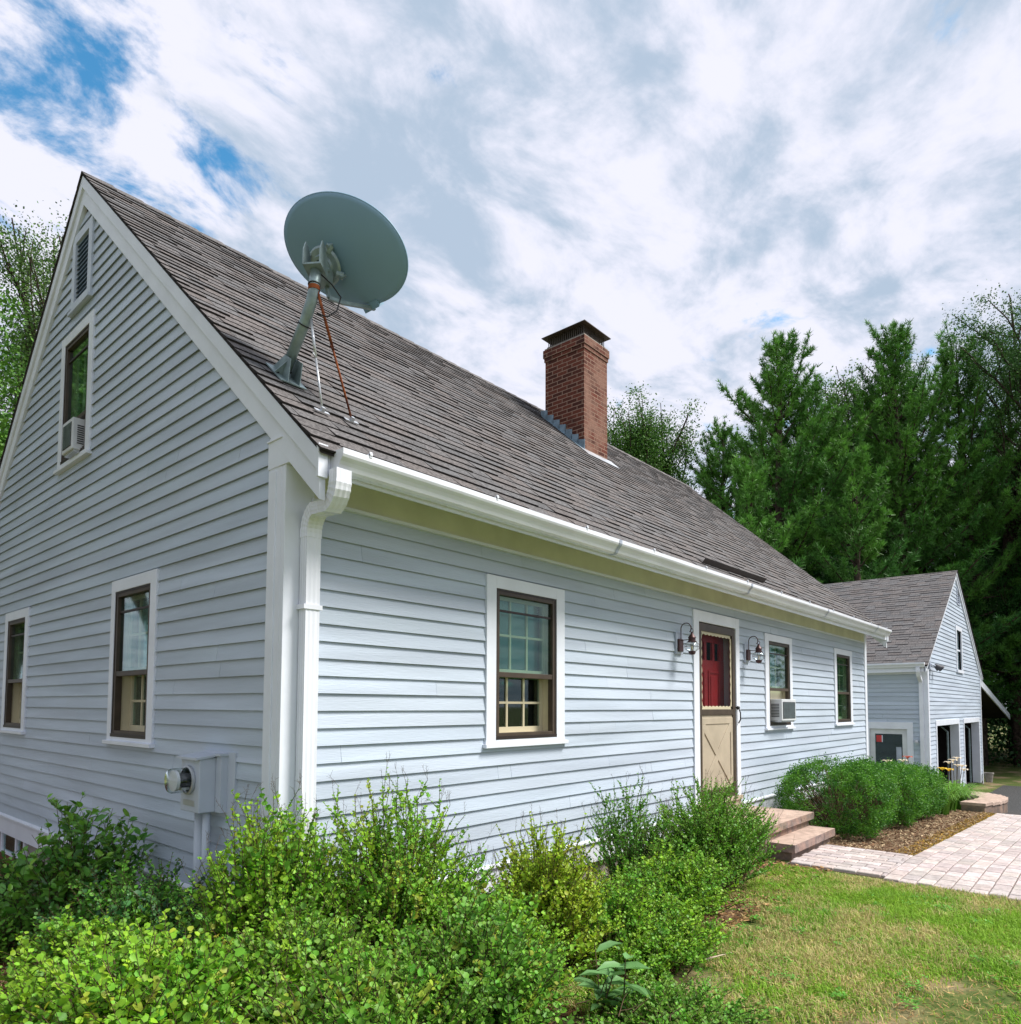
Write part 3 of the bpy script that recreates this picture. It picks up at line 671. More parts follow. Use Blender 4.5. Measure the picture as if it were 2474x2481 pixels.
rdm.build('entry_door', 'red_paint', door, bevel=0.004)
hd = MB(); hd.tube([FR(6.83, 0.05, 1.74), FR(6.85, 0.07, 1.66), FR(6.85, 0.07, 1.57), FR(6.83, 0.05, 1.52)], 0.009, 8); hd.lathe([(0.001, 0), (0.022, 0.0), (0.026, 0.02), (0.018, 0.045), (0.001, 0.05)], FR(6.83, 0.02, 1.73), (0, -1, 0), 12)
hd.build('handle', 'black_rubber', door, smooth=True)

# ------------------------------------------------------------------ chimney (a part of the house)
CX0, CX1, CY0, CY1, CZ0, CZ1 = 6.87, 7.56, 2.52, 3.33, 5.6, 7.74
def brick_box(mb, uvs, x0, x1, y0, y1, z0, z1):
    fs = [([(x0, y0, z0), (x1, y0, z0), (x1, y0, z1), (x0, y0, z1)], 'x'), ([(x1, y0, z0), (x1, y1, z0), (x1, y1, z1), (x1, y0, z1)], 'y'),
          ([(x1, y1, z0), (x0, y1, z0), (x0, y1, z1), (x1, y1, z1)], 'x'), ([(x0, y1, z0), (x0, y0, z0), (x0, y0, z1), (x0, y1, z1)], 'y'),
          ([(x0, y0, z1), (x1, y0, z1), (x1, y1, z1), (x0, y1, z1)], 't'), ([(x0, y1, z0), (x1, y1, z0), (x1, y0, z0), (x0, y0, z0)], 't')]
    for q, k in fs:
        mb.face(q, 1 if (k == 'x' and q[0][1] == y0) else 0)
        for (x, y, z) in q: uvs.append((x if k == 'x' else (y+0.1 if k == 'y' else x), z if k != 't' else y))
cm = MB(); uvs = []
brick_box(cm, uvs, CX0, CX1, CY0, CY1, CZ0, CZ1); brick_box(cm, uvs, CX0-0.03, CX1+0.03, CY0-0.03, CY1+0.03, CZ1, CZ1+0.136)
brick_box(cm, uvs, CX0-0.015, CX1+0.015, CY0-0.015, CY1+0.015, CZ1-0.068, CZ1)
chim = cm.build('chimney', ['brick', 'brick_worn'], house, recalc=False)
ul = chim.data.uv_layers.new(name='UVMap'); ul.data.foreach_set('uv', np.array(uvs, dtype=np.float32).ravel())
cr_ = MB(); cr_.prism([(CX0-0.01, CY0-0.01, CZ1+0.137), (CX1+0.01, CY0-0.01, CZ1+0.137), (CX1+0.01, CY1+0.01, CZ1+0.137), (CX0-0.01, CY1+0.01, CZ1+0.137)], (0, 0, 0.03)); cr_.build('mortar_crown', 'concrete', chim)
cc = MB(); zc = CZ1+0.167; a0, a1, b0, b1 = CX0+0.04, CX1-0.04, CY0+0.04, CY1-0.04
def bar(p, q, r_=0.0045): cc.tube([p, q], r_, 4)
for i in range(17):
    t = i/16
    for y in (b0, b1): cc.box(a0+(a1-a0)*t-0.006, a0+(a1-a0)*t+0.006, y-0.003, y+0.003, zc, zc+0.20)
for i in range(19):
    t = i/18
    for x in (a0, a1): cc.box(x-0.003, x+0.003, b0+(b1-b0)*t-0.006, b0+(b1-b0)*t+0.006, zc, zc+0.20)
cc.box(a0-0.02, a1+0.02, b0-0.02, b0+0.0, zc-0.005, zc+0.035); cc.box(a0-0.02, a1+0.02, b1, b1+0.02, zc-0.005, zc+0.035); cc.box(a0-0.02, a0, b0, b1, zc-0.005, zc+0.035); cc.box(a1, a1+0.02, b0, b1, zc-0.005, zc+0.035)
ac_, bc_ = (a0+a1)/2, (b0+b1)/2; zt = zc+0.20; o_ = 0.09
base = [(a0-o_, b0-o_, zt), (a1+o_, b0-o_, zt), (a1+o_, b1+o_, zt), (a0-o_, b1+o_, zt)]; tp = [(ac_-0.05, bc_-0.05, zt+0.10), (ac_+0.05, bc_-0.05, zt+0.10), (ac_+0.05, bc_+0.05, zt+0.10), (ac_-0.05, bc_+0.05, zt+0.10)]
cc.hexa([(x, y, z-0.012) for x, y, z in base]+base); cc.hexa(base+tp)
cc.build('chimney_cap', 'brown_metal', chim)
fl = MB()
for i in range(7):
    y0 = CY0-0.02+i*0.13; zz = roofz(y0)
    fl.hexa([(CX0-0.012, y0, zz), (CX0-0.012, y0+0.14, zz+SL*0.14), (CX0-0.002, y0+0.14, zz+SL*0.14), (CX0-0.002, y0, zz), (CX0-0.012, y0, zz+0.20), (CX0-0.012, y0+0.14, zz+SL*0.14+0.10), (CX0-0.002, y0+0.14, zz+SL*0.14+0.10), (CX0-0.002, y0, zz+0.20)])
fl.hexa([(CX0-0.12, CY0-0.03, roofz(CY0-0.03)+0.02), (CX0, CY0-0.03, roofz(CY0-0.03)+0.02), (CX0, CY1, roofz(CY1)+0.02), (CX0-0.05, CY1, roofz(CY1)+0.02), (CX0-0.12, CY0-0.03, roofz(CY0-0.03)+0.028), (CX0, CY0-0.03, roofz(CY0-0.03)+0.028), (CX0, CY1, roofz(CY1)+0.028), (CX0-0.05, CY1, roofz(CY1)+0.028)])
fl.hexa([(CX0-0.12, CY0-0.17, roofz(CY0-0.17)+0.02), (CX1+0.12, CY0-0.17, roofz(CY0-0.17)+0.02), (CX1+0.12, CY0, roofz(CY0)+0.022), (CX0-0.12, CY0, roofz(CY0)+0.022), (CX0-0.12, CY0-0.17, roofz(CY0-0.17)+0.026), (CX1+0.12, CY0-0.17, roofz(CY0-0.17)+0.026), (CX1+0.12, CY0, roofz(CY0)+0.03), (CX0-0.12, CY0, roofz(CY0)+0.03)], 1)
fl.build('flashing', ['lead', 'galv_light'], chim)

# ------------------------------------------------------------------ front steps
def rough_box(mb, x0, x1, y0, y1, z0, z1, j=0.008, mi_top=1, n=5, seed=0, tint=None):
    r = random.Random(seed); t = tint or r.uniform(0.8, 1.15); c = (t, t*r.uniform(0.93, 1.0), t*r.uniform(0.88, 1.0))
    xs = np.linspace(x0, x1, max(2, int((x1-x0)/0.09)+1)); zs = np.linspace(z0, z1, 3)
    def jt(a): return a+r.uniform(-j, j)
    # front (-y) face grid
    G = [[(x, y0+r.uniform(-j, j) if k < 2 else y0, z) for x in xs] for k, z in enumerate(zs)]
    for k in range(2):
        for i in range(len(xs)-1): mb.face([G[k][i], G[k][i+1], G[k+1][i+1], G[k+1][i]], 0, c)
    ys = np.linspace(y0, y1, max(2, int((y1-y0)/0.09)+1))
    for X, flip in ((x0, 1), (x1, 0)):
        H = [[((X+r.uniform(-j, j) if k < 2 and 0 < i < len(ys)-1 else X), y, z) for i, y in enumerate(ys)] for k, z in enumerate(zs)]
        H0 = 0 if X == x0 else len(xs)-1
        for k in range(3): H[k][0] = G[k][H0]
        for k in range(2):
            for i in range(len(ys)-1): mb.face([H[k][i], H[k][i+1], H[k+1][i+1], H[k+1][i]], 0, c)
    mb.face([G[2][0], G[2][-1], (x1, y1, z1), (x0, y1, z1)], mi_top, (t, t, t))
    mb.face([(x0, y0, z0), (x0, y1, z0), (x1, y1, z0), (x1, y0, z0)], 0, c); mb.face([(x0, y1, z0), (x0, y1, z1), (x1, y1, z1), (x1, y1, z0)], 0, c)
steps = thing('front_steps', 'two rough pinkish stone steps and landing below the front door', 'steps', (6.5, -0.6, 0))
def course(mb, x0, x1, y0, y1, z0, z1, seed, wmin=0.25, wmax=0.45, j=0.006):
    r = random.Random(seed); x = x0; k = 0
    while x < x1-0.02:
        x2 = min(x1, x+r.uniform(wmin, wmax)); 
        if x1-x2 < 0.12: x2 = x1
        rough_box(mb, x, x2-0.004, y0, y1, z0, z1, j, 1, seed=seed*31+k); x = x2; k += 1
for nm, (x0, x1, y0, y1, z0, z1), sd2, wm in (('riser', (5.80, 7.18, -1.09, -0.80, -0.05, 0.095), 1, 0.3), ('tread', (5.76, 7.24, -1.14, -0.79, 0.095, 0.185), 2, 0.7), ('riser', (5.72, 7.22, -0.82, -0.0, -0.05, 0.275), 3, 0.3), ('tread', (5.70, 7.29, -0.87, -0.035, 0.275, 0.36), 4, 0.5)):
    m_ = MB(); course(m_, x0, x1, y0, y1, z0, z1, sd2, wm, wm*1.5, 0.005); m_.build(nm, ['stone', 'stone_top'], steps, recalc=True)

# ------------------------------------------------------------------ brick path
pv = MB(); r = random.Random(9)
def paver_box(x0, x1, y0, y1):
    g = 0.005; b = 0.007; x0 += g; x1 -= g; y0 += g; y1 -= g
    dz = r.uniform(-0.0025, 0.0025)+0.032; t = r.uniform(0.82, 1.15); c = (t*r.uniform(0.97, 1.05), t, t*r.uniform(0.96, 1.02))
    B = [(x, y, gz(x, y)-0.02) for x, y in ((x0, y0), (x1, y0), (x1, y1), (x0, y1))]
    Mm = [(x, y, gz(x, y)+dz-b) for x, y in ((x0, y0), (x1, y0), (x1, y1), (x0, y1))]
    T = [(x, y, gz(x, y)+dz) for x, y in ((x0+b, y0+b), (x1-b, y0+b), (x1-b, y1-b), (x0+b, y1-b))]
    for i in range(4):
        j = (i+1) % 4; pv.face([B[i], B[j], Mm[j], Mm[i]], 0, c); pv.face([Mm[i], Mm[j], T[j], T[i]], 0, c)
    pv.face(T, 0, c)
row = 0; x = 5.62
while x < 6.95-0.02:
    y = -1.12+(0.115 if row % 2 else 0)
    while y > -2.09:
        y1 = min(y, -1.10); paver_box(x, x+0.147, max(y-0.23, -2.09), y1) if y1-max(y-0.23, -2.09) > 0.04 else None; y -= 0.23
    x += 0.147; row += 1
y = -2.09; row = 0
while y > -3.25:
    x = 5.50-(0.115 if row % 2 else 0)+r.uniform(-0.02, 0.02)
    while x < 14.3:
        x0 = max(x, 5.46); 
        if min(x+0.23, 14.33)-x0 > 0.04: paver_box(x0, min(x+0.23, 14.33), y-0.147, y)
        x += 0.23
    y -= 0.147; row += 1
struct(pv.build('brick_path', 'paver', recalc=False))
struct(sheet('path_bed', [5.45, 6.8, 7.0, 9, 11, 13, 14.33], [-3.26, -2.6, -2.09], 'sand', 0.006))
struct(sheet('path_bed', [5.6, 6.3, 6.97], [-2.088, -1.6, -1.09], 'sand', 0.006))

# ------------------------------------------------------------------ stone retaining wall by the garage bed
rw = thing('retaining_wall', 'low curved wall of split pinkish stone round the daylily bed', 'wall', (16, -1.6, gz(16, 0)))
outer = [(14.6, -1.86), (15.4, -2.02), (16.3, -2.06), (17.2, -1.98), (18.0, -1.76), (18.6, -1.45), (19.0, -1.0)]
inner = [(14.6, -1.46), (15.4, -1.56), (16.3, -1.58), (17.0, -1.5), (17.6, -1.33), (18.05, -1.1), (18.35, -0.7)]
wb_, wc_ = MB(), MB(); 
for i in range(len(outer)-1):
    for k in range(2):
        t0, t1 = k/2, (k+1)/2-0.01
        o0 = Vector(outer[i]).lerp(Vector(outer[i+1]), t0); o1 = Vector(outer[i]).lerp(Vector(outer[i+1]), t1); i0_ = Vector(inner[i]).lerp(Vector(inner[i+1]), t0); i1_ = Vector(inner[i]).lerp(Vector(inner[i+1]), t1)
        t = random.uniform(0.75, 1.15); c = (t, t*0.96, t*0.93)
        def q(v, z): return (v.x, v.y, z)
        zt = np.interp(o0.x, [14.6, 19], [-0.19, -0.40])
        wb_.hexa([q(v, -1.1) for v in (o0, o1, i1_, i0_)]+[q(v, zt-0.055) for v in (o0, o1, i1_, i0_)], 0, c)
        e = 0.02; n0 = (o0-i0_).normalized()*e; n1 = (o1-i1_).normalized()*e
        wc_.hexa([q(v, zt-0.055) for v in (o0+n0, o1+n1, i1_-n1, i0_-n0)]+[q(v, zt) for v in (o0+n0, o1+n1, i1_-n1, i0_-n0)], 0, c)
wb_.build('wall_block', 'stone', rw); wc_.build('cap_stone', 'stone_top', rw)

# ------------------------------------------------------------------ garage
gar = thing('garage', 'smaller grey-blue clapboard garage with steep gable and two open bays', 'garage', (18.1, -0.28, -0.85))
GW, GR, GRZ, GSL, GE_Z = 27.3, 22.7, 5.97, 0.64, 2.87
FL = -0.86
D1 = (19.12, 22.50); D2 = (23.53, 26.62)
def grz(x): return GRZ-GSL*abs(x-GR)
clapboards(GF, 'front_wall', gar, lambda z: max(GX+0.12, GR-(GRZ-0.2-z)/GSL), lambda z: min(GW-0.1, GR+(GRZ-0.2-z)/GSL), FL+0.03, 5.7,
           [(19.0, 22.66, -2, 1.40), (23.40, 26.85, -2, 1.40), (22.50, 23.62, 2.82, 4.26), (22.9, 23.5, 4.95, 5.46)], seed=4)
clapboards(GE, 'side_wall', gar, lambda z: -0.18, lambda z: 9.9, FL+0.03, 2.62, [(0.05, 1.24, -2, 1.355)], seed=5)
gb = MB(); gb.face([(GW, GY, FL-0.2), (GW, 10, FL-0.2), (GW, 10, 2.9), (GW, GY, 2.9)]); gb.face([(GX, 10, FL-0.2), (GW, 10, FL-0.2), (GW, 10, 2.9), (GR, 10, GRZ-0.1), (GX, 10, 2.9)]); gb.build('rear_wall', 'siding', gar, recalc=False)
gi = MB(); gi.box(GX+0.1, GW-0.1, GY+0.1, 9.9, FL-0.1, FL+0.01); gi.box(GX+0.1, GW-0.1, GY+0.05, 9.9, 2.3, 2.36); gi.box(GX+0.05, GX+0.1, 1.3, 9.9, FL, 2.3); gi.box(GX+0.1, GW-0.1, 5.0, 5.1, FL, 2.3); gi.box(GW-0.16, GW-0.1, GY+0.1, 5.0, FL, 2.3); gi.build('interior', 'interior', gar)  # near-black lining added so the open bays look deeply shaded
gf_ = MB(); gf_.box(GX+0.02, GX+0.15, GY+0.02, 9.98, FL-0.4, FL+0.03); gf_.build('foundation', 'concrete', gar)
ct_ = MB()
bx(ct_, GF, GX-0.03, GX+0.12, 0, 0.034, FL-0.1, 2.72); bx(ct_, GE, GY, GY+0.13, 0, 0.03, FL-0.1, 2.72); bx(ct_, GF, GW-0.11, GW+0.03, 0, 0.034, FL-0.1, 3.0)
bx(ct_, GE, GY+0.13, 9.9, 0, 0.02, 2.60, 2.70)
ct_.build('corner_board', 'trim', gar)
sf2 = MB(); sf2.box(GX-0.28, GX, GY-0.02, 10, 2.705, 2.72); sf2.build('soffit', 'soffit_paint', gar)
fc2 = MB(); fc2.box(GX-0.30, GX-0.28, GY-0.02, 10.0, 2.65, 2.84)
for s_, xe in ((1, GX-0.30), (-1, GW+0.3)):
    poly = [(GR, GY-0.001, GRZ-0.01), (xe, GY-0.001, grz(xe)-0.01), (xe, GY-0.001, grz(xe)-0.2), (GR, GY-0.001, GRZ-0.24)]
    fc2.prism(poly, (0, -0.05, 0))
    poly = [(GR, GY-0.051, GRZ-0.01), (xe, GY-0.051, grz(xe)-0.01), (xe, GY-0.051, grz(xe)-0.10), (GR, GY-0.051, GRZ-0.11)]
    fc2.prism(poly, (0, -0.025, 0))
fc2.build('fascia', 'trim', gar)
gd = MB()
for xe in (GX-0.33, GW+0.35):
    poly = [(GR, GY-0.09, GRZ), (xe, GY-0.09, grz(xe)), (xe, GY-0.09, grz(xe)-0.03), (GR, GY-0.09, GRZ-0.035)]; gd.prism(poly, (0, 10.3, 0))
groof = gd.build('roof', 'shingle_edge', gar)
gca = 1/math.hypot(1, GSL); gsa = GSL*gca; gl_ = math.hypot(GR-GX+0.34, GSL*(GR-GX+0.34))
shingle_roof('shingles', groof, (GX-0.34, GY-0.10, grz(GX-0.34)), (0, 1, 0), (gca, 0, gsa), (-gsa, 0, gca), 10.2, gl_, 0.145, 21, (0.007, 0.008, 0.016, 0.019))
shingle_roof('shingles', groof, (GW+0.36, GY-0.10, grz(GW+0.36)), (0, 1, 0), (-gca, 0, gsa), (gsa, 0, gca), 10.2, gl_, 0.145, 22, (0.007, 0.008, 0.016, 0.019))
g2 = MB(); zb = 2.76
for y0, y1 in ((GY-0.03, 9.9),):
    pr_ = [(GX-0.302-d_, y0, zb+h_) for d_, h_ in prof[:9]]; g2.prism(pr_, (0, y1-y0, 0))
g2.build('gutter', 'gutter_white', gar)
d2_ = MB(); d2_.tube([(GX-0.36, GY+0.12, 2.76), (GX-0.36, GY+0.12, 2.66), (GX-0.30, GY+0.12, 2.56), (GX-0.07, GY+0.12, 2.42), (GX-0.05, GY+0.12, 2.30), (GX-0.05, GY+0.12, FL+0.1)], 0.062, 4); d2_.build('downspout', 'gutter_white', gar)
# bay openings
for (a0, a1) in (D1, D2):
    m_ = MB()
    bx(m_, GF, a0-0.12, a0, -0.16, 0.036, FL, 1.25); bx(m_, GF, a1, a1+0.14, -0.2, 0.036, FL, 1.25); bx(m_, GF, a0-0.12, a1+0.14, -0.2, 0.036, 1.25, 1.40)
    ob = m_.build('bay_opening', 'trim', gar, bevel=0.004)
    t_ = MB(); t_.tube([GF(a1-0.12, -0.25, FL), GF(a1-0.12, -0.25, 1.0), GF(a1-0.12, -0.5, 1.25), GF(a1-0.12, -2.5, 1.4)], 0.03, 6); t_.tube([GF(a0+0.12, -0.25, FL), GF(a0+0.12, -0.25, 1.0), GF(a0+0.12, -0.5, 1.25), GF(a0+0.12, -2.5, 1.4)], 0.03, 6); t_.build('door_track', 'galv', ob)
gwm = MB()
a0, a1, z0, z1 = 22.50, 23.62, 2.84, 4.26
bx(gwm, GF, a0, a0+0.13, 0, 0.036, z0, z1); bx(gwm, GF, a1-0.13, a1, 0, 0.036, z0, z1); bx(gwm, GF, a0+0.13, a1-0.13, 0, 0.035, z1-0.13, z1); bx(gwm, GF, a0-0.02, a1+0.02, 0, 0.06, z0-0.03, z0+0.06); bx(gwm, GF, a0+0.13, a1-0.13, -0.05, -0.01, 3.5, 3.55)
ob = gwm.build('gable_window', 'trim', gar); p = MB(); bx(p, GF, a0+0.13, a1-0.13, -0.03, -0.027, z0+0.06, z1-0.13); p.build('pane', 'glass', ob)
gv = MB(); bx(gv, GF, 22.95, 23.02, 0, 0.03, 4.99, 5.42); bx(gv, GF, 23.38, 23.45, 0, 0.03, 4.99, 5.42); bx(gv, GF, 22.93, 23.47, 0, 0.04, 4.95, 4.99); bx(gv, GF, 22.93, 23.47, 0, 0.03, 5.42, 5.46)
z = 5.0
while z < 5.4: bx(gv, GF, 23.02, 23.38, -0.03, 0.01, z, z+0.03); z += 0.06
gv.build('gable_vent', 'plate_blue', gar)
# side door with glass
sdm = MB()
bx(sdm, GE, 0.05, 0.19, 0, 0.036, FL, 1.355); bx(sdm, GE, 0.95+0.13, 1.24, 0, 0.036, FL, 1.355); bx(sdm, GE, 0.19, 1.08, 0, 0.036, 1.175, 1.355)
sdo = sdm.build('side_door', 'trim', gar)
m_ = MB(); bx(m_, GE, 0.19, 0.31, -0.05, -0.01, FL, 1.175); bx(m_, GE, 0.96, 1.08, -0.05, -0.01, FL, 1.175); bx(m_, GE, 0.31, 0.96, -0.05, -0.01, 1.04, 1.175); bx(m_, GE, 0.31, 0.96, -0.05, -0.01, FL, -0.2); m_.build('door_leaf', 'ac_white', sdo)
m_ = MB(); bx(m_, GE, 0.31, 0.96, -0.035, -0.03, -0.2, 1.04); m_.build('pane', 'glass', sdo)
m_ = MB(); bx(m_, GE, 0.80, 0.93, -0.028, -0.026, 0.82, 1.0); bx(m_, GE, 0.78, 0.80, -0.028, -0.026, 0.82, 1.0, 1); m_.build('sticker', ['sticker_red', 'trim'], sdo)
m_ = MB(); bx(m_, GE, 0.34, 0.46, -0.028, -0.024, -0.1, 0.70, 0); m_.build('notice', 'plate_blue', sdo)
# lean-to roof on the far side
lt = MB(); xa, za, xb, zb_ = GW+0.05, 2.75, 36.0, 1.45
lt.prism([(xa, GY, za), (xb, GY, zb_), (xb, GY, zb_-0.18), (xa, GY, za-0.18)], (0, 2.2, 0)); lto = lt.build('lean_to_roof', ['shingle_edge'], gar)
m_ = MB(); m_.prism([(xa, GY-0.04, za), (xb, GY-0.04, zb_), (xb, GY-0.04, zb_-0.24), (xa, GY-0.04, za-0.24)], (0, 0.04, 0)); m_.build('fascia', 'trim', lto)
m_ = MB(); m_.prism([(GW+0.1, 1.8, -1.2), (35.8, 1.8, -1.2), (35.8, 1.8, 1.28), (GW+0.1, 1.8, 2.56)], (0, 0.08, 0)); m_.build('shade_backing', 'interior', lto)  # near-black sheet stands in for the deep shade beneath the lean-to

# ------------------------------------------------------------------ fixtures
def lantern(x, label):
    t = thing('wall_lantern', label, 'wall lantern', (x, 0, 2.4), 'onion lanterns beside the front door')
    m_ = MB(); bx(m_, FR, x-0.085, x+0.085, 0.0, 0.042, 2.365, 2.625); m_.build('mounting_block', 'plate_blue', t, bevel=0.003)
    m_ = MB(); bx(m_, FR, x-0.055, x+0.055, 0.042, 0.066, 2.395, 2.545); m_.build('back_plate', 'lantern_metal', t, bevel=0.006)
    yb = 0.20; m_ = MB()
    pth = [FR(x, 0.06, 2.50)]
    for i in range(17):
        a = math.pi*(1-i/16*1.25); pth.append(FR(x, 0.125+0.065*math.cos(a), 2.665+0.065*math.sin(a)))
    m_.tube(pth, 0.006, 8)
    cp = []
    for i in range(17):
        a = 2*math.pi*i/16; cp.append(FR(x, yb+0.018*math.cos(a), 2.635+0.022*math.sin(a)))
    m_.tube(cp, 0.004, 6)
    m_.tube([FR(x, 0.06, 2.53), FR(x, yb, 2.53)], 0.005, 6)
    m_.build('scroll_arm', 'lantern_metal', t, smooth=True)
    m_ = MB(); c_ = FR(x, yb, 0)
    m_.lathe([(0.001, 2.62), (0.012, 2.618), (0.016, 2.60), (0.022, 2.588), (0.045, 2.555), (0.047, 2.548), (0.041, 2.545), (0.041, 2.515), (0.052, 2.510), (0.052, 2.498), (0.001, 2.497)], (c_[0], c_[1], 0), n=20)
    m_.lathe([(0.001, 2.395), (0.04, 2.395), (0.042, 2.375), (0.03, 2.355), (0.012, 2.35), (0.001, 2.345)], (c_[0], c_[1], 0), n=20)
    m_.build('hood', 'lantern_metal', t, smooth=False)
    m_ = MB(); m_.lathe([(0.038, 2.498), (0.062, 2.48), (0.074, 2.45), (0.066, 2.418), (0.040, 2.395)], (c_[0], c_[1], 0), n=24); m_.build('globe', 'glass_clear', t, smooth=True)
    m_ = MB()
    for zr in (2.45,):
        m_.tube([(c_[0]+0.079*math.cos(a), c_[1]+0.079*math.sin(a), zr) for a in np.linspace(0, 2*math.pi, 25)], 0.0025, 5)
    for k in range(4):
        a = math.pi*k/2+0.6; m_.tube([(c_[0]+rr*math.cos(a), c_[1]+rr*math.sin(a), zz) for rr, zz in ((0.05, 2.50), (0.079, 2.475), (0.085, 2.45), (0.079, 2.42), (0.04, 2.39))], 0.0025, 5)
    m_.build('cage', 'lantern_metal', t)
    m_ = MB(); m_.tube([(c_[0], c_[1], 2.40), (c_[0], c_[1], 2.46)], 0.01, 8); m_.build('candle_bulb', 'cream', t)
lantern(5.172, 'onion lantern with curled arm on the left of the red front door')
lantern(7.19, 'onion lantern with curled arm between the front door and the window with the air conditioner')

def ac_unit(P, a0, a1, z0, z1, dep, label, grill_side=True):
    loc = P((a0+a1)/2, 0.0, z0)
    t = thing('air_conditioner', label, 'air conditioner', loc)
    m_ = MB(); dw = -0.09
    bx(m_, P, a0, a1, dw, dep, z0, z1); m_.build('case', 'ac_white', t, bevel=0.008)
    m_ = MB(); bx(m_, P, a0+0.04, a1-0.04, dep, dep+0.004, z0+0.035, z1-0.04)
    m_.build('rear_grille', 'ac_grill', t)
    m_ = MB(); z = z0+0.045
    while z < z1-0.05: bx(m_, P, a0+0.045, a1-0.045, dep+0.004, dep+0.009, z, z+0.004); z += 0.014
    m_.build('fins', 'galv', t)
    m_ = MB()
    for aa, s in ((a0, -1), (a1, 1)):
        for k in range(9):
            zz = z0+0.06+k*(z1-z0-0.12)/9; bx(m_, P, aa, aa+s*0.003, dw+0.1, dep-0.04, zz, zz+0.012)
        m_.build('side_louver', 'ac_grill', t); m_ = MB()
    
    m_ = MB(); bx(m_, P, a0+0.02, a1-0.02, -0.05, dep-0.02, z0-0.02, z0); m_.build('base_pan', 'galv_light', t)
ac_unit(FR, 8.13, 8.73, 1.535, 1.86, 0.17, 'white window air conditioner with dark rear grille in the front wall')
ac_unit(GA, 3.80, 4.12, 4.28, 4.60, 0.11, 'small whitish air conditioner in the high gable window')

# electric meter
mt = thing('electric_meter', 'grey painted electric meter box with round glass meter on the gable wall', 'electric meter', (0, 0.85, 1.0))
m_ = MB(); m_.box(-0.185, -0.02, 0.70, 0.975, 1.02, 1.385); m_.build('meter_box', 'meter_paint', mt, bevel=0.006)
m_ = MB(); m_.hexa([(-0.215, 0.685, 1.375), (-0.02, 0.685, 1.40), (-0.02, 0.985, 1.40), (-0.215, 0.985, 1.375), (-0.215, 0.685, 1.39), (-0.02, 0.685, 1.415), (-0.02, 0.985, 1.415), (-0.215, 0.985, 1.39)]); m_.build('lid', 'meter_paint', mt)
m_ = MB(); m_.box(-0.075, -0.0, 0.62, 0.695, 1.02, 1.40); m_.box(-0.09, 0.0, 0.61, 0.70, 1.40, 1.415); m_.box(-0.03, 0.0, 0.52, 0.99, 0.985, 1.425); m_.build('backing_panel', 'meter_paint', mt)
m_ = MB(); oc = (-0.185, 0.845, 1.235)
m_.lathe([(0.001, 0.0), (0.093, 0.0), (0.098, 0.008), (0.098, 0.02), (0.086, 0.024)], oc, (-1, 0, 0), 28); m_.build('meter_ring', 'galv_light', mt)
m_ = MB(); m_.lathe([(0.083, 0.02), (0.083, 0.12), (0.074, 0.135), (0.001, 0.138)], oc, (-1, 0, 0), 28); m_.build('glass_cover', 'glass_clear', mt, smooth=True)
m_ = MB(); m_.lathe([(0.001, 0.11), (0.070, 0.11), (0.070, 0.09), (0.001, 0.09)], oc, (-1, 0, 0), 24); m_.box(-0.27, -0.19, 0.80, 0.89, 1.20, 1.22, 1); m_.box(-0.26, -0.19, 0.79, 0.90, 1.25, 1.28, 1); m_.box(-0.25, -0.19, 0.81, 0.87, 1.17, 1.19, 2)
m_.build('dial', ['ac_white', 'ac_grill', 'galv_light'], mt)
m_ = MB(); m_.tube([(-0.10, 0.76, 1.02), (-0.10, 0.76, 0.6), (-0.075, 0.76, 0.3), (-0.07, 0.76, -0.1)], 0.026, 12); m_.tube([(-0.06, 0.92, 1.02), (-0.06, 0.92, -0.1)], 0.045, 12); m_.build('conduit', 'meter_paint', mt, smooth=True)

m_ = MB(); m_.box(-0.2175, -0.215, 0.0, 0.0, 0, 0) if False else m_.box(-0.1865, -0.1855, 0.76, 0.93, 1.06, 1.10); m_.build('label_plate', 'galv_light', mt)
# satellite dish
dish = thing('satellite_dish', 'large oval grey satellite dish on a bent roof mast with two struts', 'satellite dish', (0.2, 0.44, 4.08))
dc = Vector((0.429, 0.04, 4.922)); dn_ = Vector((0.740, 0.198, 0.643)).normalized(); dA = Vector((-0.499, 0.803, 0.327)).normalized(); dB = dn_.cross(dA).normalized()
sA, sB, dep_ = 0.480, 0.332, 0.075
m_ = MB(); nr, na = 14, 56
def dp(rr, a, off=0.0): return dc+dA*(sA*rr*math.cos(a))+dB*(sB*rr*math.sin(a))-dn_*(dep_*(1-rr*rr)+off)
for sgn, off in ((0, 0.0), (1, 0.008)):
    k0 = len(m_.v)
    for i in range(nr+1):
        for j in range(na): m_.v.append(tuple(dp(max(i/nr, 0.001), 2*math.pi*j/na, off)))
    for i in range(nr):
        for j in range(na):
            j2 = (j+1) % na; q = (k0+i*na+j, k0+i*na+j2, k0+(i+1)*na+j2, k0+(i+1)*na+j); m_.f.append(q if sgn else q[::-1]); m_.m.append(0); m_.c.append((1, 1, 1))
for j in range(na):
    j2 = (j+1) % na; o1 = nr*na; k1 = (nr+1)*na+nr*na; m_.f.append((o1+j, o1+j2, k1+j2, k1+j)); m_.m.append(0); m_.c.append((1, 1, 1))
m_.build('reflector', 'dish_grey', dish, smooth=True)
m_ = MB(); pth = [dp(1.0, a, -0.002) for a in np.linspace(0, 2*math.pi, 73)]; m_.tube(pth, 0.008, 8, cap=False); m_.build('rim', 'dish_grey', dish, smooth=True)
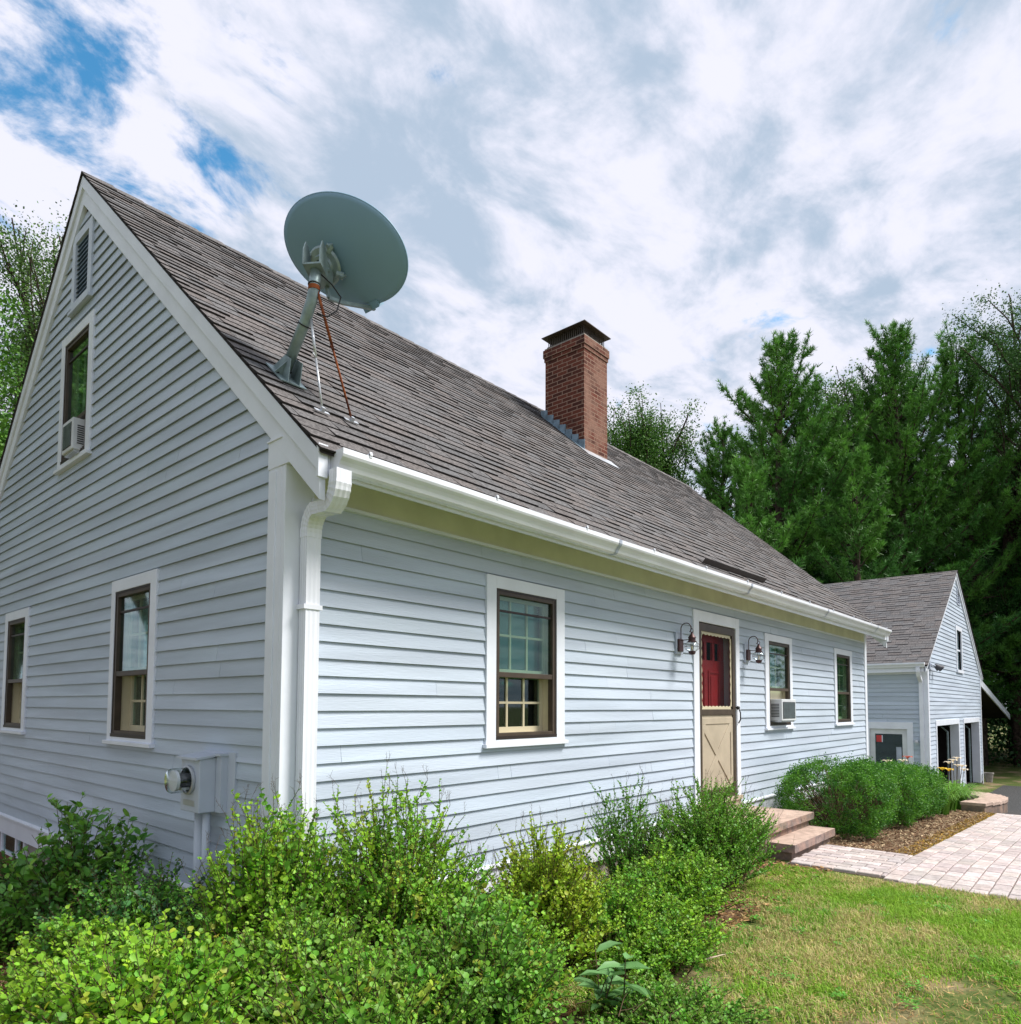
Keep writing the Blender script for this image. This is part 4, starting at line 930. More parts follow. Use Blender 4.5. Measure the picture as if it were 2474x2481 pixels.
# mast: foot, leaning tube, bend, upper tube
f0 = Vector((0.2, 0.42, 4.055)); b1_ = Vector((0.2, 0.155, 4.36)); b2_ = Vector((0.2, 0.085, 4.47)); b3_ = Vector((0.205, 0.065, 4.55)); t1_ = Vector((0.21, 0.055, 4.70))
m_ = MB(); m_.tube([f0, b1_, b1_.lerp(b2_, 0.5)+Vector((0, 0.004, -0.002)), b2_, b3_, t1_], 0.037, 20); m_.build('mast', 'galv', dish, smooth=True)
m_ = MB(); m_.tube([b3_-Vector((0, 0, 0.012)), b3_+Vector((0, 0, 0.018))], 0.0395, 20); m_.build('rust_band', 'rust', dish)
m_ = MB()
for c_, ax in ((f0.lerp(b1_, 0.12), b1_-f0), (f0.lerp(b1_, 0.93), b1_-f0), (b3_+Vector((0, 0, 0.03)), Vector((0, 0, 1)))):
    ax = ax.normalized(); m_.tube([c_-ax*0.004, c_+ax*0.004], 0.042, 20)
m_.tube([b3_+Vector((0.01, 0, 0.14)), Vector((0.30, 0.0, 4.60)), Vector((0.36, -0.02, 4.53)), Vector((0.33, -0.02, 4.42)), Vector((0.27, 0.0, 4.36)), Vector((0.22, 0.05, 4.38))], 0.005, 8)
m_.tube([f0+Vector((0, 0.0, 0.02)), f0+Vector((-0.03, -0.05, 0.03)), Vector((0.10, 0.36, 4.01)), Vector((0.06, 0.37, 4.0))], 0.006, 8)
m_.build('cable', 'black_rubber', dish, smooth=True)
# foot bracket
nR = Vector((0, -sa_, ca)); uR = Vector((0, ca, sa_)); xR = Vector((1, 0, 0)); fp = onroof(0.2, 0.40, 0.02)
def pbox(mb, c_, a, b, n, la, lb, ln):
    p = [c_+a*s*la+b*t*lb+n*u_*ln for u_ in (0, 1) for (s, t) in ((-1, -1), (1, -1), (1, 1), (-1, 1))]; mb.hexa(p)
m_ = MB(); pbox(m_, fp, xR, uR, nR, 0.10, 0.14, 0.008)
for s_ in (-1, 1):
    c0 = fp+xR*s_*0.045; m_.prism([c0-uR*0.13+nR*0.008, c0+uR*0.13+nR*0.008, c0+uR*0.04+nR*0.13, c0-uR*0.05+nR*0.14], xR*0.006); m_.prism([c0+nR*0.008-uR*0.02, c0+xR*s_*0.055+nR*0.008-uR*0.02, c0+nR*0.11-uR*0.02], uR*0.006)
m_.build('foot_bracket', 'galv', dish)
for (pz, q_, fx, fy, mt_) in ((b1_.lerp(b2_, 0.3)+Vector((0.02, -0.01, 0)), None, 0.245, 0.02, 'galv_light'), (b3_+Vector((0.015, -0.02, -0.02)), None, 0.50, 0.045, 'rust')):
    ft = onroof(fx, fy, 0.03); m_ = MB(); mid_ = pz.lerp(ft, 0.45)
    m_.tube([pz, mid_], 0.010, 10); m_.tube([mid_-(mid_-pz).normalized()*0.06, ft], 0.0075, 10); m_.tube([mid_, mid_+Vector((-0.03, -0.01, 0.02))], 0.006, 6)
    so_ = m_.build('strut', mt_, dish, smooth=True)
    m_ = MB(); fc_ = onroof(fx, fy, 0.022); pbox(m_, fc_, xR, uR, nR, 0.055, 0.018, 0.004); pbox(m_, fc_, xR, uR, nR, 0.012, 0.014, 0.03); m_.build('strut_foot', 'galv_light' if mt_ == 'galv_light' else 'galv_light', so_)
# mounting head behind the reflector
hub = dp(0.0, 0, 0.012)-dA*0.0
hc = Vector((0.335, 0.075, 4.80)); 
m_ = MB(); hcp = dc+dA*0.10-dn_*(dep_+0.01)+dB*(-0.10)
m_.lathe([(0.001, 0.0), (0.045, 0.0), (0.05, -0.02), (0.07, -0.02), (0.078, 0.0), (0.115, 0.006), (0.128, 0.02), (0.10, 0.035), (0.08, 0.06), (0.001, 0.06)], hcp-dn_*0.045, dn_, 32)
for a in (0.3, 1.9, 3.4, 5.0):
    v = (dA*math.cos(a)+dB*math.sin(a)); m_.tube([hcp+v*0.10-dn_*0.038, hcp+v*0.145-dn_*0.015], 0.026, 10); m_.tube([hcp+v*0.145-dn_*0.06, hcp+v*0.145+dn_*0.01], 0.012, 8)
m_.build('hub_plate', 'galv', dish)
m_ = MB(); top = t1_+Vector((0, 0, 0.0)); dirh = (hcp-top); dirh.z = 0; dirh.normalize(); side_ = Vector((-dirh.y, dirh.x, 0))
for s_ in (-1, 1):
    c0 = top+side_*s_*0.058+Vector((0, 0, 0.0))
    m_.prism([c0-dirh*0.075+Vector((0, 0, -0.02)), c0+dirh*0.15+Vector((0, 0, -0.06)), c0+dirh*0.17+Vector((0, 0, 0.06)), c0+dirh*0.06+Vector((0, 0, 0.07)), c0+dirh*0.01+Vector((0, 0, 0.15)), c0-dirh*0.035+Vector((0, 0, 0.16)), c0-dirh*0.07+Vector((0, 0, 0.09))], side_*0.007)
    m_.tube([c0+dirh*0.07+Vector((0, 0, 0.02))-side_*0.012, c0+dirh*0.07+Vector((0, 0, 0.02))+side_*0.02], 0.015, 8)
m_.hexa([top-dirh*0.07-side_*0.06+Vector((0, 0, -0.02)), top+dirh*0.15-side_*0.06+Vector((0, 0, -0.05)), top+dirh*0.15+side_*0.06+Vector((0, 0, -0.05)), top-dirh*0.07+side_*0.06+Vector((0, 0, -0.02)),
         top-dirh*0.07-side_*0.06+Vector((0, 0, -0.008)), top+dirh*0.15-side_*0.06+Vector((0, 0, -0.038)), top+dirh*0.15+side_*0.06+Vector((0, 0, -0.038)), top-dirh*0.07+side_*0.06+Vector((0, 0, -0.008))])
m_.tube([top+dirh*0.10+Vector((0, 0, .03)), hcp-dn_*0.03], 0.04, 12)
m_.build('tilt_bracket', 'galv', dish)
# feed arm and receiver heads
m_ = MB(); a_s = Vector((0.338, 0.09, 4.558)); a_e = Vector((0.705, 0.055, 4.632)); m_.tube([hcp-dn_*0.02+Vector((0, 0, -0.06)), a_s], 0.014, 4)
m_.tube([a_s, a_s.lerp(a_e, 0.3)+Vector((0, 0, -0.012)), a_e], 0.016, 4); m_.build('feed_arm', 'galv', dish)
m_ = MB(); fd_ = (dc-a_e).normalized(); fs = fd_.cross(Vector((0, 0, 1))).normalized(); fu = fs.cross(fd_)
pbox(m_, a_e, fs, fu, fd_, 0.075, 0.03, 0.05)
for k in (-1, 0, 1): m_.tube([a_e+fs*0.045*k+fd_*0.04, a_e+fs*0.045*k+fd_*0.085], 0.02, 12)
m_.build('receiver_head', 'dish_grey', dish)

# garage lights, planter, bin
fl_ = thing('floodlight', 'twin-lamp floodlight high on the garage gable corner', 'floodlight', (18.35, GY, 2.8))
m_ = MB(); bx(m_, GF, 18.25, 18.42, 0.02, 0.06, 2.78, 2.95); m_.tube([GF(18.34, 0.06, 2.86), GF(18.45, 0.14, 2.82)], 0.02, 8); m_.tube([GF(18.34, 0.06, 2.86), GF(18.7, 0.12, 2.84)], 0.02, 8); m_.build('base_plate', 'plate_blue', fl_)
for a in (18.48, 18.85):
    m_ = MB(); m_.lathe([(0.03, 0), (0.05, 0.03), (0.085, 0.13), (0.088, 0.15)], GF(a, 0.12, 2.85), (0.25, -0.6, -0.55), 16); m_.build('lamp_head', 'ac_grill', fl_)
    m_ = MB(); ax_ = Vector((0.25, -0.6, -0.55)).normalized(); m_.lathe([(0.001, 0.145), (0.08, 0.14)], GF(a, 0.12, 2.85), ax_, 16); m_.build('lens', 'ac_white', fl_)
wl = thing('side_light', 'round clear wall light beside the garage side door', 'wall light', (GX, -0.03, 0.7))
m_ = MB(); m_.lathe([(0.001, 0), (0.05, 0), (0.05, 0.02), (0.001, 0.02)], (GX-0.02, -0.03, 0.84), (-1, 0, 0), 16); m_.lathe([(0.001, 0.92), (0.035, 0.91), (0.045, 0.86), (0.045, 0.84), (0.001, 0.84)], (GX-0.10, -0.03, 0), n=16); m_.build('base', 'galv_light', wl)
m_ = MB(); m_.lathe([(0.05, 0.84), (0.058, 0.78), (0.05, 0.70), (0.03, 0.66), (0.001, 0.65)], (GX-0.10, -0.03, 0), n=16); m_.build('glass_jar', 'glass_clear', wl, smooth=True)
m_ = MB(); m_.lathe([(0.001, -0.86), (0.10, -0.86), (0.13, -0.58), (0.15, -0.57), (0.15, -0.52), (0.12, -0.52), (0.10, -0.6), (0.001, -0.6)], (27.05, -0.5, 0), n=20)
tag(m_.build('planter', 'concrete'), 'small grey pot standing at the right corner of the garage', 'planter')
bn = thing('storage_bin', 'pale blue storage box standing inside the left open garage bay', 'storage box', (20.6, 0.9, FL))
m_ = MB(); m_.hexa([(20.25, 0.65, FL), (20.95, 0.65, FL), (20.95, 1.1, FL), (20.25, 1.1, FL), (20.2, 0.6, FL+0.75), (21.0, 0.6, FL+0.75), (21.0, 1.15, FL+0.75), (20.2, 1.15, FL+0.75)]); m_.build('box', 'bin_blue', bn, bevel=0.01)
m_ = MB(); m_.box(20.17, 21.03, 0.57, 1.18, FL+0.75, FL+0.80); m_.build('lid', 'plate_blue', bn, bevel=0.01)
#SPLIT
def split_loose(prefixes):
    for ob in [o for o in list(COL.objects) if o.type == 'MESH' and o.name.split('.')[0] in prefixes]:
        me = ob.data; n = len(me.vertices); par = list(range(n))
        def fnd(a):
            while par[a] != a: par[a] = par[par[a]]; a = par[a]
            return a
        for p in me.polygons:
            v = p.vertices
            for k in range(1, len(v)):
                a, b = fnd(v[0]), fnd(v[k])
                if a != b: par[a] = b
        isl = {}
        for p in me.polygons: isl.setdefault(fnd(p.vertices[0]), []).append(p)
        if len(isl) < 2: continue
        for i, ps in enumerate(isl.values()):
            idx = {}; vs = []; fs = []
            for p in ps:
                f = []
                for v in p.vertices:
                    if v not in idx: idx[v] = len(vs); vs.append(tuple(me.vertices[v].co))
                    f.append(idx[v])
                fs.append(f)
            m2 = bpy.data.meshes.new(ob.name); m2.from_pydata(vs, [], fs)
            for m in me.materials: m2.materials.append(m)
            m2.polygons.foreach_set('material_index', [p.material_index for p in ps]); m2.polygons.foreach_set('use_smooth', [p.use_smooth for p in ps])
            at = m2.attributes.new('Col', 'FLOAT_COLOR', 'FACE'); at.data.foreach_set('color', np.ones(len(fs)*4, dtype=np.float32))
            if i == 0: ob.data = m2; first = ob
            else:
                o2 = ob.copy(); o2.data = m2; COL.objects.link(o2)
split_loose({'corner_board', 'door_track', 'strap', 'hood', 'conduit', 'post', 'cable', 'shade_backing', 'gutter_hanger', 'gutter_seam', 'fascia'})
#PLANTS
# ------------------------------------------------------------------ foliage tools
def unit(v): return v/np.maximum(np.linalg.norm(v, axis=-1, keepdims=True), 1e-9)
ROUND = (np.array([(0, 0, 0), (-.43, .28, .10), (-.40, .74, .12), (0, 1, 0), (.40, .74, .12), (.43, .28, .10)]), np.array([(0, 1, 2, 3), (0, 3, 4, 5)]))
OVAL = (np.array([(0, 0, 0), (-.27, .30, .07), (-.24, .66, .07), (0, 1, -.05), (.24, .66, .07), (.27, .30, .07)]), np.array([(0, 1, 2, 3), (0, 3, 4, 5)]))
QUAD = (np.array([(-.5, 0, 0), (.5, 0, 0), (.5, 1, 0), (-.5, 1, 0)]), np.array([(0, 1, 2, 3)]))
DIAM = (np.array([(0, 0, 0), (.36, .45, .06), (0, 1, 0), (-.36, .5, .06)]), np.array([(0, 1, 2, 3)]))
NEED = (np.array([(-.5, 0, 0), (.5, 0, 0), (.15, 1, 0), (-.15, 1, 0)]), np.array([(0, 1, 2, 3)]))
def leaves_mesh(name, tpl, P, D, Nn, S, Cc, matn, parent, W=None):
    P, D, Nn, S, Cc = map(np.asarray, (P, D, Nn, S, Cc)); T, Fq = tpl
    D = unit(D); X = unit(np.cross(D, Nn)); Nn = np.cross(X, D); n = len(P); W = S if W is None else W
    V = P[:, None]+X[:, None]*(T[None, :, 0:1]*W[:, None, None])+D[:, None]*(T[None, :, 1:2]*S[:, None, None])+Nn[:, None]*(T[None, :, 2:3]*S[:, None, None])
    F = (Fq[None]+(np.arange(n)*len(T))[:, None, None]).reshape(-1, Fq.shape[1])
    return np_mesh(name, V.reshape(-1, 3), F, np.repeat(Cc, len(Fq), axis=0), matn, parent)
def stems_mesh(name, segs, matn, parent, sides=3):
    """segs: list of (p0,p1,r0,r1)"""
    S = np.array([[*a, *b, c, d] for a, b, c, d in segs], dtype=float); P0, P1, r0, r1 = S[:, :3], S[:, 3:6], S[:, 6], S[:, 7]
    d = unit(P1-P0); ref = np.where(np.abs(d[:, 2:3]) < 0.9, np.array([[0, 0, 1.]]), np.array([[1., 0, 0]])); a = unit(np.cross(ref, d)); b = np.cross(d, a)
    V = []
    for P, r_ in ((P0, r0), (P1, r1)):
        for k in range(sides):
            t = 2*math.pi*k/sides; V.append(P+(a*math.cos(t)+b*math.sin(t))*r_[:, None])
    V = np.stack(V, axis=1); n = len(S); F = []
    for k in range(sides):
        k2 = (k+1) % sides; F.append([k, k2, sides+k2, sides+k])
    F = (np.array(F)[None]+(np.arange(n)*2*sides)[:, None, None]).reshape(-1, 4)
    return np_mesh(name, V.reshape(-1, 3), F, np.ones((len(F), 3)), matn, parent)
def mixc(a, b, t): return np.array(a)*(1-t)+np.array(b)*t
LIME, GREEN, DARK, YEL, BLUEG = (0.30, 0.54, 0.03), (0.13, 0.37, 0.03), (0.035, 0.12, 0.03), (0.45, 0.46, 0.05), (0.055, 0.16, 0.065)
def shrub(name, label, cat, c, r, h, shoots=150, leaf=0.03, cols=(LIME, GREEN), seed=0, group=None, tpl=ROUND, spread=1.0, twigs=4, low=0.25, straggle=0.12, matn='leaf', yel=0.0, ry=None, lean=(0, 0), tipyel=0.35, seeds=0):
    g = np.random.default_rng(seed); z0 = gz(c[0], c[1])
    t = thing(name, label, cat, (c[0], c[1], z0), group); base = np.array([c[0], c[1], z0]); ry = ry or r
    P, D, Nn, S, Cc, segs = [], [], [], [], [], []
    def run(path, tl0, spacing, size, col, tip):
        L = np.linalg.norm(np.diff(path, axis=0), axis=1); cum = np.r_[0, np.cumsum(L)]; tot = cum[-1]
        s = np.arange(tot*tl0, tot, spacing); 
        if len(s) == 0: return
        s = s+g.uniform(-.3, .3, len(s))*spacing; s = np.clip(s, 0, tot*0.999)
        i = np.searchsorted(cum, s, side='right')-1; i = np.clip(i, 0, len(L)-1); f = ((s-cum[i])/L[i])[:, None]
        p = path[i]*(1-f)+path[i+1]*f; tan = unit(path[i+1]-path[i])
        az = g.uniform(0, 2*np.pi, len(s)); rnd = np.stack([np.cos(az), np.sin(az), g.uniform(-.2, .7, len(s))], 1)
        d = unit(unit(rnd)+tan*0.5); nn = unit(np.array([0, 0, 1.1])+g.normal(0, .45, (len(s), 3))+(-0.1, -0.15, 0))
        P.append(p); D.append(d); Nn.append(nn); sz = size*g.uniform(.6, 1.2, len(s))*(1-0.45*(s/tot)**4); sz = sz*np.where(g.random(len(sz)) < .3, .6, 1.0); S.append(sz)
        v = g.uniform(.75, 1.25, (len(s), 1)); tt = (np.clip((s/tot-0.6)/0.4, 0, 1)*tip*g.uniform(.5, 1, len(s)))[:, None]
        cc = (np.array(col)[None]*(1-tt)+np.array(LIME)[None]*1.05*tt)*v
        cc[:, 0] *= g.uniform(.85, 1.15, len(s)); Cc.append(cc)
    for k in range(shoots):
        az = g.uniform(0, 2*np.pi); rho = math.sqrt(g.uniform(0, 1))*(1.18 if g.random() < .12 else 1.0)
        zt = h*(1-0.42*rho**2.2)*g.uniform(low if g.random() < .45 else .72, 1.0)
        if g.random() < straggle: zt *= g.uniform(1.0, 1.18); 
        tip = base+np.array([r*rho*math.cos(az)+lean[0]*zt, ry*rho*math.sin(az)+lean[1]*zt, zt])
        b = base+np.array([g.normal(0, .12)*r, g.normal(0, .12)*ry, 0])+ (tip-base)*np.array([.25, .25, 0])
        ctl = b*(.45)+tip*.55; ctl[2] = b[2]+(tip[2]-b[2])*g.uniform(.55, .85); ctl[:2] = b[:2]*.6+tip[:2]*.4
        n = 7; tt = np.linspace(0, 1, n)[:, None]; path = b*(1-tt)**2+2*ctl*tt*(1-tt)+tip*tt**2; path[1:-1] += g.normal(0, .012, (n-2, 3))
        u_ = g.random(); col = mixc(cols[0], cols[1], min(1, max(0, u_*1.3-.15)))
        if g.random() < yel: col = mixc(col, YEL, g.uniform(.5, 1))
        for i in range(n-1): segs.append((path[i], path[i+1], .0045*(1-i/n)+.001, .0045*(1-(i+1)/n)+.001))
        run(path, .35, leaf*.5, leaf, col, tipyel)
        for q in range(twigs):
            i = g.integers(2, n-1); f = g.uniform(0, 1); p0 = path[i-1]*(1-f)+path[i]*f; a2 = g.uniform(0, 2*np.pi); ln = g.uniform(.07, .19)*(h/1.0)**.3*(leaf/.03)**.4
            d = unit(np.array([math.cos(a2), math.sin(a2), g.uniform(.1, 1.1)])+unit(path[-1]-path[0])*.5)
            tp = np.array([p0, p0+d*ln*.5+g.normal(0, .01, 3), p0+d*ln+np.array([0, 0, ln*.15])])
            for i2 in range(2): segs.append((tp[i2], tp[i2+1], .0018, .0012))
            run(tp, .1, leaf*.42, leaf*.92, col*g.uniform(.85, 1.15), tipyel)
        for q in range(seeds):
            if g.random() < .3:
                p0 = path[-1]; d = unit(np.array([g.normal(0, .3), g.normal(0, .3), 1])); segs.append((p0, p0+d*.09, .001, .0007))
                for e in range(4): segs.append((p0+d*(.03+.015*e), p0+d*(.045+.015*e)+g.normal(0, .013, 3), .0009, .0006))
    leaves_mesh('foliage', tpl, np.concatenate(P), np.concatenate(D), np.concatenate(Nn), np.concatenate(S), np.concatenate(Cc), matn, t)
    stems_mesh('branches', segs, 'stem', t); return t

G1 = 'leafy shrubs planted along the house'
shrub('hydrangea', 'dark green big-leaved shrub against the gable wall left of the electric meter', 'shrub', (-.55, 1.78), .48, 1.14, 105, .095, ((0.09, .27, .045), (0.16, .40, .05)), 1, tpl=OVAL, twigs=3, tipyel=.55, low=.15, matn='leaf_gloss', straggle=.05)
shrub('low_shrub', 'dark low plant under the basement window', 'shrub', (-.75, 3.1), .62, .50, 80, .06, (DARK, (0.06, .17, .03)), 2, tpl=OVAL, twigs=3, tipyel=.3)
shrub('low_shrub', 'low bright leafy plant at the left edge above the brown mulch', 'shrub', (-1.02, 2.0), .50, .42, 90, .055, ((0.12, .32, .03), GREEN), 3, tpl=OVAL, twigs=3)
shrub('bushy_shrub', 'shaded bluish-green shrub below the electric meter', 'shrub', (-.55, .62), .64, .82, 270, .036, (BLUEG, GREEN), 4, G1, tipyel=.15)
shrub('bushy_shrub', 'tall yellow-green shrub at the white corner post', 'shrub', (-.26, -.38), .50, 1.34, 250, .041, (LIME, GREEN), 5, G1, yel=.12, seeds=3)
shrub('bushy_shrub', 'tall open shrub under the first front window with wall showing between its stems', 'shrub', (.42, -.62), .68, 1.36, 250, .035, (GREEN, LIME), 6, G1, yel=.10, seeds=3, low=.4)
shrub('bushy_shrub', 'small yellowish pointed shrub standing alone right of the first front window', 'shrub', (1.36, -1.02), .45, 1.04, 240, .034, ((.36, .56, .03), (.42, .52, .04)), 7, G1, yel=.15, seeds=2, straggle=.3)
shrub('bushy_shrub', 'low green filler shrub just right of the yellowish pointed shrub', 'shrub', (2.05, -1.12), .58, .52, 190, .032, (GREEN, LIME), 23, G1, straggle=.3)
shrub('bushy_shrub', 'wide shrub covering the foot of the front door', 'shrub', (4.05, -.92), 1.2, 1.10, 380, .031, (GREEN, (0.16, .36, .03)), 8, G1, ry=.55, seeds=2)
shrub('bushy_shrub', 'low loose shrub between the pointed shrub and the door shrub', 'shrub', (2.95, -1.08), .85, .60, 260, .032, (GREEN, LIME), 9, G1, ry=.52, straggle=.4)
shrub('bushy_shrub', 'thin airy shrub with bare stems showing against the wall left of the front door', 'shrub', (3.05, -.62), .62, 1.12, 75, .030, (GREEN, (0.10, .28, .04)), 22, G1, ry=.35, low=.6, straggle=.5, seeds=3)
F1 = 'bright shrubs in the foreground'
shrub('rounded_shrub', 'bright lime foreground shrub at the bottom left beside the red-brown mulch', 'shrub', (-1.08, -.34), .54, .74, 310, .046, (LIME, (0.16, .36, .03)), 12, F1)
shrub('rounded_shrub', 'bright lime foreground shrub at the bottom centre-left', 'shrub', (-1.08, -.92), .62, .84, 400, .046, (LIME, GREEN), 13, F1, yel=.10)
shrub('rounded_shrub', 'deep green foreground shrub in the bottom middle with twigs showing', 'shrub', (-.55, -1.50), .58, .82, 330, .041, (GREEN, (0.20, .38, .04)), 14, F1, yel=.05)
shrub('rounded_shrub', 'mid-green foreground shrub between the corner post and the lime shrubs', 'shrub', (-.45, -.95), .58, .86, 320, .040, ((0.13, .31, .04), LIME), 15, F1, seeds=1)
shrub('rounded_shrub', 'green foreground shrub left of the big-leaved weed', 'shrub', (.15, -1.48), .58, .82, 320, .037, (GREEN, (0.15, .34, .04)), 16, F1, yel=.05)
shrub('rounded_shrub', 'yellow-flecked shrub in the middle of the planting below the first front window', 'shrub', (.62, -1.12), .58, .80, 290, .037, (GREEN, LIME), 17, F1, yel=.1)
shrub('rounded_shrub', 'low shrub before the gable wall between the lime shrubs and the big-leaved shrub', 'shrub', (-.85, .48), .50, .62, 230, .043, ((0.12, .30, .03), LIME), 18, F1)
shrub('ground_cover_plant', 'low creeping plant at the left edge of the lawn', 'plant', (1.15, -2.05), .60, .22, 160, .027, (GREEN, (0.17, .34, .04)), 19, tipyel=.3)
shrub('ground_cover_plant', 'low creeping plant running from the foreground shrubs to the bare patch', 'plant', (2.0, -1.50), .75, .34, 200, .028, (GREEN, LIME), 20, ry=.45, tipyel=.3)
shrub('ground_cover_plant', 'low creeping plant at the bottom edge below the big-leaved weed', 'plant', (.30, -2.25), .45, .30, 140, .029, (GREEN, (0.06, .18, .03)), 21, tipyel=.3)
# big-leaved weed
def weed(c, label, seed, n=26, size=.17):
    g = np.random.default_rng(seed); z0 = gz(*c); t = thing('broadleaf_weed', label, 'weed', (c[0], c[1], z0)); P, D, Nn, S = [], [], [], []; segs = []
    for s_ in range(5):
        b = np.array([c[0]+g.normal(0, .07), c[1]+g.normal(0, .07), z0]); top = b+np.array([g.normal(0, .10), g.normal(0, .10), g.uniform(.25, .42)]); segs.append((b, top, .005, .003))
        for k in range(n//4):
            f = g.uniform(.3, 1); az = k*2.4+g.uniform(-.4, .4); d = np.array([math.cos(az), math.sin(az), g.uniform(-.1, .6)]); P.append(b*(1-f)+top*f); D.append(d); Nn.append(np.array([0, 0, 1.])+g.normal(0, .25, 3)-d*.3); S.append(size*g.uniform(.6, 1.15))
    T = (np.array([(0, 0, 0), (-.19, .3, .05), (-.15, .65, .04), (0, 1, -.16), (.15, .65, .04), (.19, .3, .05)]), OVAL[1]); n = len(P)
    leaves_mesh('foliage', T, P, D, Nn, S, np.array([(.17, .36, .12)])*g.uniform(.8, 1.2, (n, 1)), 'leaf', t); stems_mesh('stems', segs, 'stem', t)
weed((.98, -1.72), 'pale big-leaved weed sprouting in front of the shrubs at the lawn edge', 31)
def twig_heap():
    g = np.random.default_rng(5); segs = []
    for k in range(46):
        a = g.normal(0.25, .5); p = np.array([.35+g.normal(0, .35), -1.95+g.normal(0, .14), g.uniform(.05, .26)]); d = np.array([math.cos(a), math.sin(a)*.5, g.normal(0, .12)])*g.uniform(.1, .28)
        m_ = p+d*.5+g.normal(0, .02, 3); segs += [(p, m_, .0035, .003), (m_, p+d, .003, .0015)]
    return tag(stems_mesh('dead_twigs', segs, 'stem', None), 'bare brown twigs lying under the foreground shrubs', 'twigs')
twig_heap()
m_ = MB(); m_.tube([(2.02, -1.72, .03), (2.2, -1.80, .045), (2.42, -1.84, .03)], [.007, .006, .003], 6); tag(m_.build('fallen_stick', 'pale_stick'), 'pale bare stick lying on the dry patch at the lawn edge', 'stick')

# clipped evergreen bushes
def boxwood(c, rx, ry, h, label, seed):
    g = np.random.default_rng(seed); z0 = gz(*c); t = thing('boxwood_bush', label, 'bush', (c[0], c[1], z0), 'clipped bushes right of the front steps'); n = 900
    az = g.uniform(0, 2*np.pi, n); u_ = g.uniform(-.92, 1, n); rr = np.sqrt(1-u_**2); bump = 1+.06*np.sin(az*4+seed)+.05*np.sin(az*9+u_*7)+g.normal(0, .035, n)
    e = .72; ctr = np.stack([c[0]+rx*np.sign(np.cos(az))*np.abs(np.cos(az))**e*rr**e*bump, c[1]+ry*np.sign(np.sin(az))*np.abs(np.sin(az))**e*rr**e*bump, z0+h*.52+h*.48*np.sign(u_)*np.abs(u_)**.8*bump], 1)
    core = np.array([c[0], c[1], z0+h*.45]); out = unit(ctr-core); m = 34; k = n
    P = np.repeat(ctr, m, 0)+g.normal(0, .030, (n*m, 3))-np.repeat(out, m, 0)*g.uniform(0, .09, (n*m, 1)); D = unit(np.repeat(out, m, 0)*.25+g.normal(0, .8, (n*m, 3))+(0, 0, .2)); Nn = unit(np.array([0, 0, .8])+g.normal(0, .6, (n*m, 3)))
    cl = np.repeat(g.uniform(0, 1, n), m)[:, None]; Cc = (np.array([(.035, .15, .02)])*(1-cl)+np.array([(.15, .38, .03)])*cl)*g.uniform(.7, 1.3, (n*m, 1))
    leaves_mesh('foliage', OVAL, P, D, Nn, g.uniform(.020, .034, n*m), Cc, 'leaf', t)
    segs = []
    for q in range(160):
        p = ctr[g.integers(n)]; b = core*np.array([1, 1, 0])+np.array([g.normal(0, .08), g.normal(0, .08), z0]); mm = b*.5+p*.5+g.normal(0, .05, 3); segs += [(b, mm, .009, .006), (mm, p, .006, .002)]
    stems_mesh('branches', segs, 'stem', t)
boxwood((8.35, -.88), .95, .72, 1.04, 'largest boxwood bush next to the stone steps', 41)
boxwood((10.2, -.92), .82, .72, .98, 'second boxwood bush from the stone steps', 42)
boxwood((11.75, -.95), .66, .66, .94, 'boxwood bush farthest from the stone steps', 43)

# daylilies
def lily(c, label, seed, flowers=(), n=110, L=1.05):
    g = np.random.default_rng(seed); z0 = gz(*c); t = thing('daylily', label, 'flowering plant', (c[0], c[1], z0), 'daylilies in the bed before the garage'); V, F, cc = [], [], []
    for k in range(n):
        az = g.uniform(0, 2*np.pi); l = L*g.uniform(.6, 1.15); out = np.array([math.cos(az), math.sin(az), 0]); sd = np.array([-math.sin(az), math.cos(az), 0]); b = np.array([c[0], c[1], z0])+out*g.uniform(0, .09)+sd*g.normal(0, .05)
        reach = g.uniform(.25, .75); k0 = len(V); m = 6; w0 = g.uniform(.011, .018)
        for i in range(m):
            f = i/(m-1); p = b+out*l*reach*f**1.5+np.array([0, 0, l*(1.15*f-.75*f**2.6)]); ww = w0*(1-f**2)*1.0+.001; V += [p-sd*ww, p+sd*ww]
        v = g.uniform(.7, 1.3); c_ = (.16*v, .36*v, .045*v)
        for i in range(m-1): F.append((k0+2*i, k0+2*i+1, k0+2*i+3, k0+2*i+2)); cc.append(c_)
    np_mesh('leaves', np.array(V), np.array(F), np.array(cc), 'leaf', t)
    for (dx, dy, hh, mt_) in flowers:
        m_ = MB(); top = (c[0]+dx, c[1]+dy, z0+hh); m_.tube([(c[0], c[1], z0), (c[0]+dx*.6, c[1]+dy*.6, z0+hh*.6), top], .006, 5); st = m_.build('flower_stalk', 'stem', t)
        m_ = MB(); tp = Vector(top)
        for q in range(6):
            a = q*math.pi/3+g.uniform(-.1, .1); d = Vector((math.cos(a), math.sin(a), 0)); s = Vector((-d.y, d.x, 0)); r_ = .085
            p = [tp, tp+d*r_*.5+Vector((0, 0, .05)), tp+d*r_+Vector((0, 0, .055)), tp+d*r_*1.25+Vector((0, 0, .03))]; ww = [.006, .026, .026, .004]
            for i in range(3): m_.face([p[i]-s*ww[i], p[i]+s*ww[i], p[i+1]+s*ww[i+1], p[i+1]-s*ww[i+1]])
        m_.build('flower', mt_, st, recalc=False)
lily((13.3, -1.0), 'daylily with a small red flower nearest the boxwoods', 51, [(.1, .25, 1.02, 'petal_red')])
lily((13.0, -1.35), 'daylily clump spilling over the bark between boxwoods and flowers', 58, n=110)
